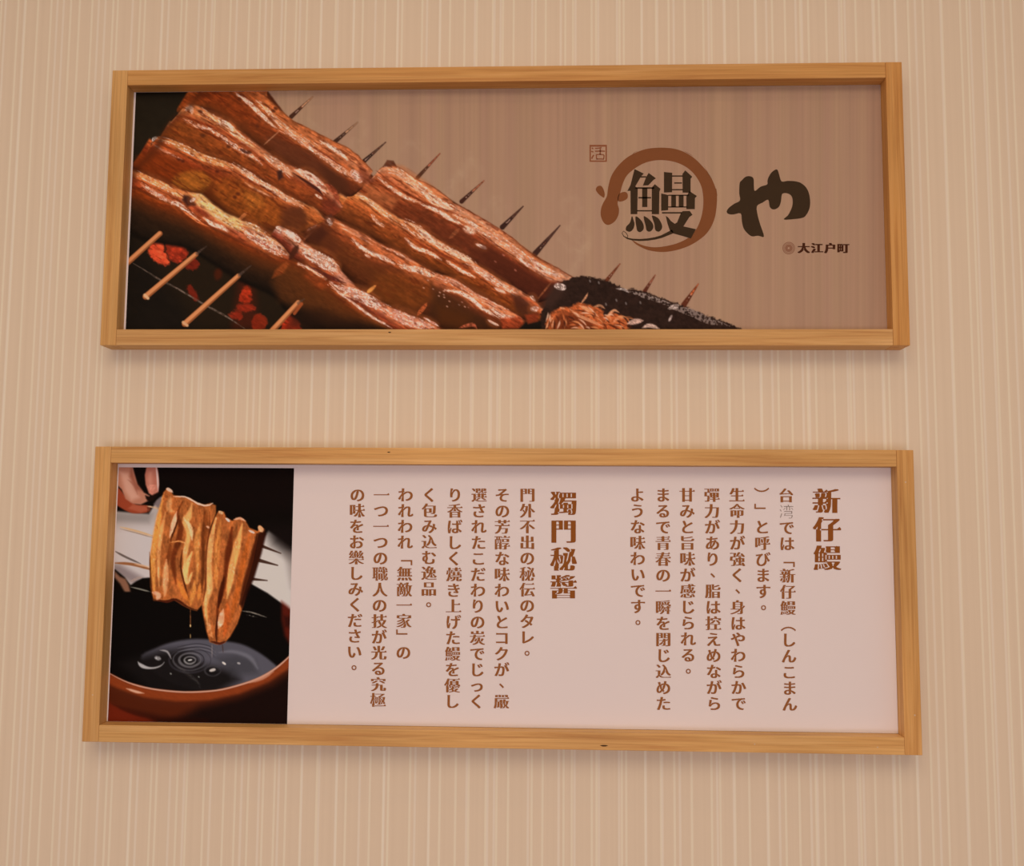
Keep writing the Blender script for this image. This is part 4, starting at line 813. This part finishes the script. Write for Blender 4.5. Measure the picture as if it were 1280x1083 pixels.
ya = [[smooth_line(Yk([(215, 690), (120, 704), (60, 698), (34, 668), (60, 620), (130, 566), (206, 522), (196, 430), (202, 300), (230, 262), (272, 222), (318, 208), (368, 222), (384, 260), (386, 330), (398, 400), (470, 346), (556, 316), (560, 268), (582, 206), (626, 148), (684, 122), (712, 190), (742, 276), (820, 270), (910, 274), (990, 296), (1060, 356), (1098, 440), (1112, 550), (1098, 640), (1056, 716), (1010, 748), (900, 764), (770, 768), (826, 712), (872, 620), (886, 540), (872, 470), (820, 432), (750, 440), (734, 540), (704, 610), (640, 640), (590, 606), (570, 514), (500, 550), (424, 598), (436, 720), (470, 840), (516, 988), (440, 978), (360, 986), (300, 944), (252, 880), (230, 790)]), 3, True)]]
o = shape('kana_character', ya, M_DARK, sheet, ZT, .00008); tag(o, 'dark brown brush written character')
# small square seal
G = lambda p: Z(p, 725, 170, 25.6)
sl = [[G([(305, 285), (860, 285), (860, 830), (305, 830)]), G([(350, 345), (350, 785), (815, 785), (815, 345)])]]
for p, w in [([(375, 385), (425, 410)], 2), ([(360, 490), (430, 515)], 1.8), ([(375, 730), (400, 670), (440, 610)], 2), ([(480, 400), (580, 395), (690, 370)], 1.6), ([(480, 490), (640, 485), (800, 490)], 1.7), ([(650, 400), (648, 490), (645, 600)], 1.9), ([(520, 600), (650, 590), (770, 610)], 1.5), ([(520, 600), (525, 680), (540, 750)], 1.6), ([(770, 610), (765, 680), (755, 750)], 1.6), ([(530, 740), (650, 735), (760, 745)], 1.6)]:
    sl.append([thick(G(p), w * .9)])
tag(shape('seal_mark', sl, M_SEAL, sheet, ZT, .00008), 'small red brown square seal')
# round emblem
ec = np.array([965 + 243 / 11.636, 295 + 178 / 11.636]); th = np.linspace(0, 2 * np.pi, 33)[:-1]; cir = lambda r: np.c_[ec[0] + r * np.cos(th), ec[1] + r * np.sin(th)]
em = [[cir(7.8), cir(6.8)[::-1]], [cir(6.2), cir(5.4)[::-1]], [cir(4.8), cir(1.2)[::-1]]]
emb = shape('emblem', em, M_GREY, sheet, ZT, .00008); tag(emb, 'small round brown emblem')

# ------------------------------------------------------------------ lettering
fc = bpy.data.curves.new('letter', 'FONT'); fob = bpy.data.objects.new('letter', fc); COL.objects.link(fob)
def outlines(chs):
    fc.body = chs; bpy.context.view_layer.update()
    cu = fob.to_curve(bpy.context.evaluated_depsgraph_get()); out = []
    for s in cu.splines:
        bp = s.bezier_points; pts = []
        for k in range(len(bp)):
            a, b = bp[k], bp[(k + 1) % len(bp)]
            p0, h0, h1, p1 = (np.array(v[:2]) for v in (a.co, a.handle_right, b.handle_left, b.co))
            ch_ = p1 - p0; L = np.hypot(*ch_) + 1e-9
            if L < 1e-6: continue
            dev = max(abs(np.cross(ch_, h0 - p0)), abs(np.cross(ch_, h1 - p0))) / L
            n = 1 if dev < .004 else 4
            for t in np.arange(n) / n:
                pts.append((1 - t) ** 3 * p0 + 3 * (1 - t) ** 2 * t * h0 + 3 * (1 - t) * t * t * h1 + t ** 3 * p1)
        if len(pts) > 2: out.append(np.array(pts))
    fob.to_curve_clear()
    return out
def bb(o): q = np.concatenate(o); return q.min(0), q.max(0)
a1, a2 = bb(outlines('国')), bb(outlines('国国'))
EM = a2[1][0] - a1[1][0]
mid = (a1[0] + a1[1]) / 2                           # a full square glyph sits in the middle of its cell
CELL = np.array([mid[0], mid[1]])
cache = {}
def spans(polys, y):
    """filled stretches of a set of outlines along the line at height y (non-zero rule)"""
    ev = []
    for p in polys:
        q = np.roll(p, -1, 0)
        up = (p[:, 1] <= y) & (q[:, 1] > y); dn = (p[:, 1] > y) & (q[:, 1] <= y)
        for m, d in ((up, 1), (dn, -1)):
            if m.any():
                A, B = p[m], q[m]; x = A[:, 0] + (y - A[:, 1]) / (B[:, 1] - A[:, 1]) * (B[:, 0] - A[:, 0])
                ev += [(v, d) for v in x]
    ev.sort(); out = []; w = 0
    for x, d in ev:
        if w == 0: x0 = x
        w += d
        if w == 0 and x > x0: out.append([x0, x])
    return out
def meet(a, b):
    out = []
    for p in a:
        for q in b:
            lo, hi = max(p[0], q[0]), min(p[1], q[1])
            if hi - lo > .004: out.append([lo, hi])
    return out
def glyph(chs, extra=0.0, thin=False, rows=96):
    """a letter as flat strips: upright strokes heavy, level strokes light, stops at the right end of level strokes"""
    key = (chs, extra, thin)
    if key in cache: return cache[key]
    o = [(p - CELL) / EM for p in outlines(chs)]
    if chs in '、。': lo, hi = bb(o); o = [p - (lo + hi) / 2 for p in o]
    han = ord(chs) >= 0x4E00 and ord(chs) < 0xF000
    w, h, gmin = (.098, .011, .045) if han else (.075, -.005, .05)
    if chs in '﹁﹂︵︶、。': w, h = .02, -.008
    if chs in '﹁﹂': w = .03
    w += extra
    if extra > .04: h, gmin = -.018, .03                # squat signboard lettering
    if thin: w, h = -.022, .014
    stops = []
    if han and not thin and extra < .04:
        for p in o:
            k = len(p)
            for i in range(k):
                a, b = p[i], p[(i + 1) % k]; pa, nb = p[i - 1], p[(i + 2) % k]
                if abs(a[0] - b[0]) < .006 and .04 < abs(a[1] - b[1]) < .09 and a[0] - pa[0] > .12 and b[0] - nb[0] > .12 and abs(pa[1] - a[1]) < .012 and abs(nb[1] - b[1]) < .012:
                    x, y = a[0] + w / 2, max(a[1], b[1]) - h
                    stops.append(np.array([(x - .15, y - .008), (x + .012, y - .008), (x - .05, y + .075)]))
    ys = np.linspace(-.56, .56, rows + 1); rects = []; live = []
    for y0, y1 in zip(ys[:-1], ys[1:]):
        y = (y0 + y1) / 2
        r = spans(o, y)
        if h > 0: r = meet(meet(r, spans(o, y + h)), spans(o, y - h))
        if h < 0:
            q_ = sorted(r + spans(o, y + h) + spans(o, y - h)); r = []
            for a_ in q_:
                if r and a_[0] <= r[-1][1]: r[-1][1] = max(r[-1][1], a_[1])
                else: r.append(list(a_))
        r.sort()
        if r:
            L = [-9] + [q[1] for q in r[:-1]]; Rr = [q[0] for q in r[1:]] + [9]; e = []
            for (x0, x1), l, g in zip(r, L, Rr):
                e.append([x0 - (min(w / 2, max((x0 - l - gmin) / 2, 0)) if w > 0 else w / 2), x1 + (min(w / 2, max((g - x1 - gmin) / 2, 0)) if w > 0 else w / 2)])
            r = [q for q in e if q[1] - q[0] > .004]
        for t in stops:
            r += spans([t], y)
        r.sort(); mg = []
        for q in r:
            if mg and q[0] <= mg[-1][1] + 1e-4: mg[-1][1] = max(mg[-1][1], q[1])
            else: mg.append(list(q))
        nl = []
        for x0, x1 in mg:
            for R_ in live:
                if abs(R_[0] - x0) < .0015 and abs(R_[1] - x1) < .0015: R_[3] = y1; nl.append(R_); break
            else:
                R_ = [x0, x1, y0, y1]; rects.append(R_); nl.append(R_)
        live = nl
    cache[key] = np.array(rects); return cache[key]
def lettering(name, items, m, parent, zb, lift, y=YS):
    """items: (character, cell centre x, cell centre y in the photo, width, height in photo pixels, extra weight, thin)"""
    V, F = [], []
    for chs, cx, cy, sx, sy, ex, thin in items:
        r = glyph(chs, ex, thin, 160 if sx > 25 else 96)
        u = r[:, [0, 1, 1, 0]].ravel(); v = r[:, [2, 2, 3, 3]].ravel()
        X, Zc = at(cx + u * sx, cy - v * sy, y - lift); b = len(V)
        V += [(p, y - lift, q - zb) for p, q in zip(X, Zc)]
        F += [tuple(range(b + 4 * k, b + 4 * k + 4)) for k in range(len(r))]
    me = bpy.data.meshes.new(name); me.from_pydata(V, [], F); me.update()
    return link_mesh(name, me, m, parent)
M_TEXT = flat('brown text ink', (140, 80, 42)); M_HEAD = flat('dark brown heading ink', (132, 70, 28)); M_THIN = flat('grey brown text ink', (124, 100, 88))
tag(lettering('shop_name', [(k, 965 + x / 11.636, 295 + 180 / 11.636, 14.6, 13.2, .05, False) for k, x in zip('大江户町', (462, 655, 850, 1035))], flat('dark name ink', (66, 32, 18)), sheet, ZT, .00008), 'small dark brown lettering beside the emblem')
SZ = 19.2
def column(txt, p0, p1, size=SZ, m=M_TEXT, name='text_column', ex=0.0):
    n = len(txt); it, th_ = [], []
    for k, chs in enumerate(txt):
        t = k / (n - 1); x, y = p0[0] + (p1[0] - p0[0]) * t, p0[1] + (p1[1] - p0[1]) * t
        (th_ if chs == '湾' else it).append((chs, x, y, size, size, ex, chs == '湾'))
    o = lettering(name, it, m, low, ZB, .00008)
    if th_: tag(lettering('thin_character', th_, M_THIN, o, ZB, .00008), 'thin grey character')
    return o
for tx, a, b in [('台湾では﹁新仔鰻︵しんこまん', (982.7, 620.1), (987.2, 881)), ('︶﹂と呼びます。', (952, 619.3), (954.4, 760)), ('生命力が強く、身はやわらかで', (921.1, 619.3), (923.3, 880.2)), ('彈力があり、脂は控えめながら', (889.8, 619.3), (892.7, 880.2)),
    ('甘みと旨味が感じられる。', (858.8, 619.3), (860.4, 839.5)), ('まるで青春の一瞬を閉じ込めた', (828.7, 619.3), (829.3, 880.2)), ('ような味わいです。', (796.8, 619.3), (797.4, 778.6)),
    ('門外不出の秘伝のタレ。', (659.3, 619.3), (658.8, 817)), ('その芳醇な味わいとコクが、嚴', (628, 619.5), (626.8, 877.5)), ('選されたこだわりの炭でじっく', (598.8, 619.3), (595.8, 877.5)), ('り香ばしく燒き上げた鰻を優し', (568.8, 619.3), (565, 877.5)),
    ('く包み込む逸品。', (536.8, 619.3), (535.8, 756.3)), ('われわれ﹁無敵一家﹂の', (507, 619.3), (504.3, 816.3)), ('一つ一つの職人の技が光る究極', (476.8, 619.3), (472.5, 875.8)), ('の味をお樂しみください。', (446.8, 619.3), (442.5, 835))]:
    column(tx, a, b)
tag(column('新仔鰻', (1032.9, 627.2), (1034.3, 698.2), 34, M_HEAD, 'heading', .018), 'large bold three character heading')
tag(column('獨門秘醬', (704.4, 630), (704.4, 734.6), 32.5, M_HEAD, 'heading', .018), 'large bold four character heading')
bpy.data.objects.remove(fob); bpy.data.curves.remove(fc)
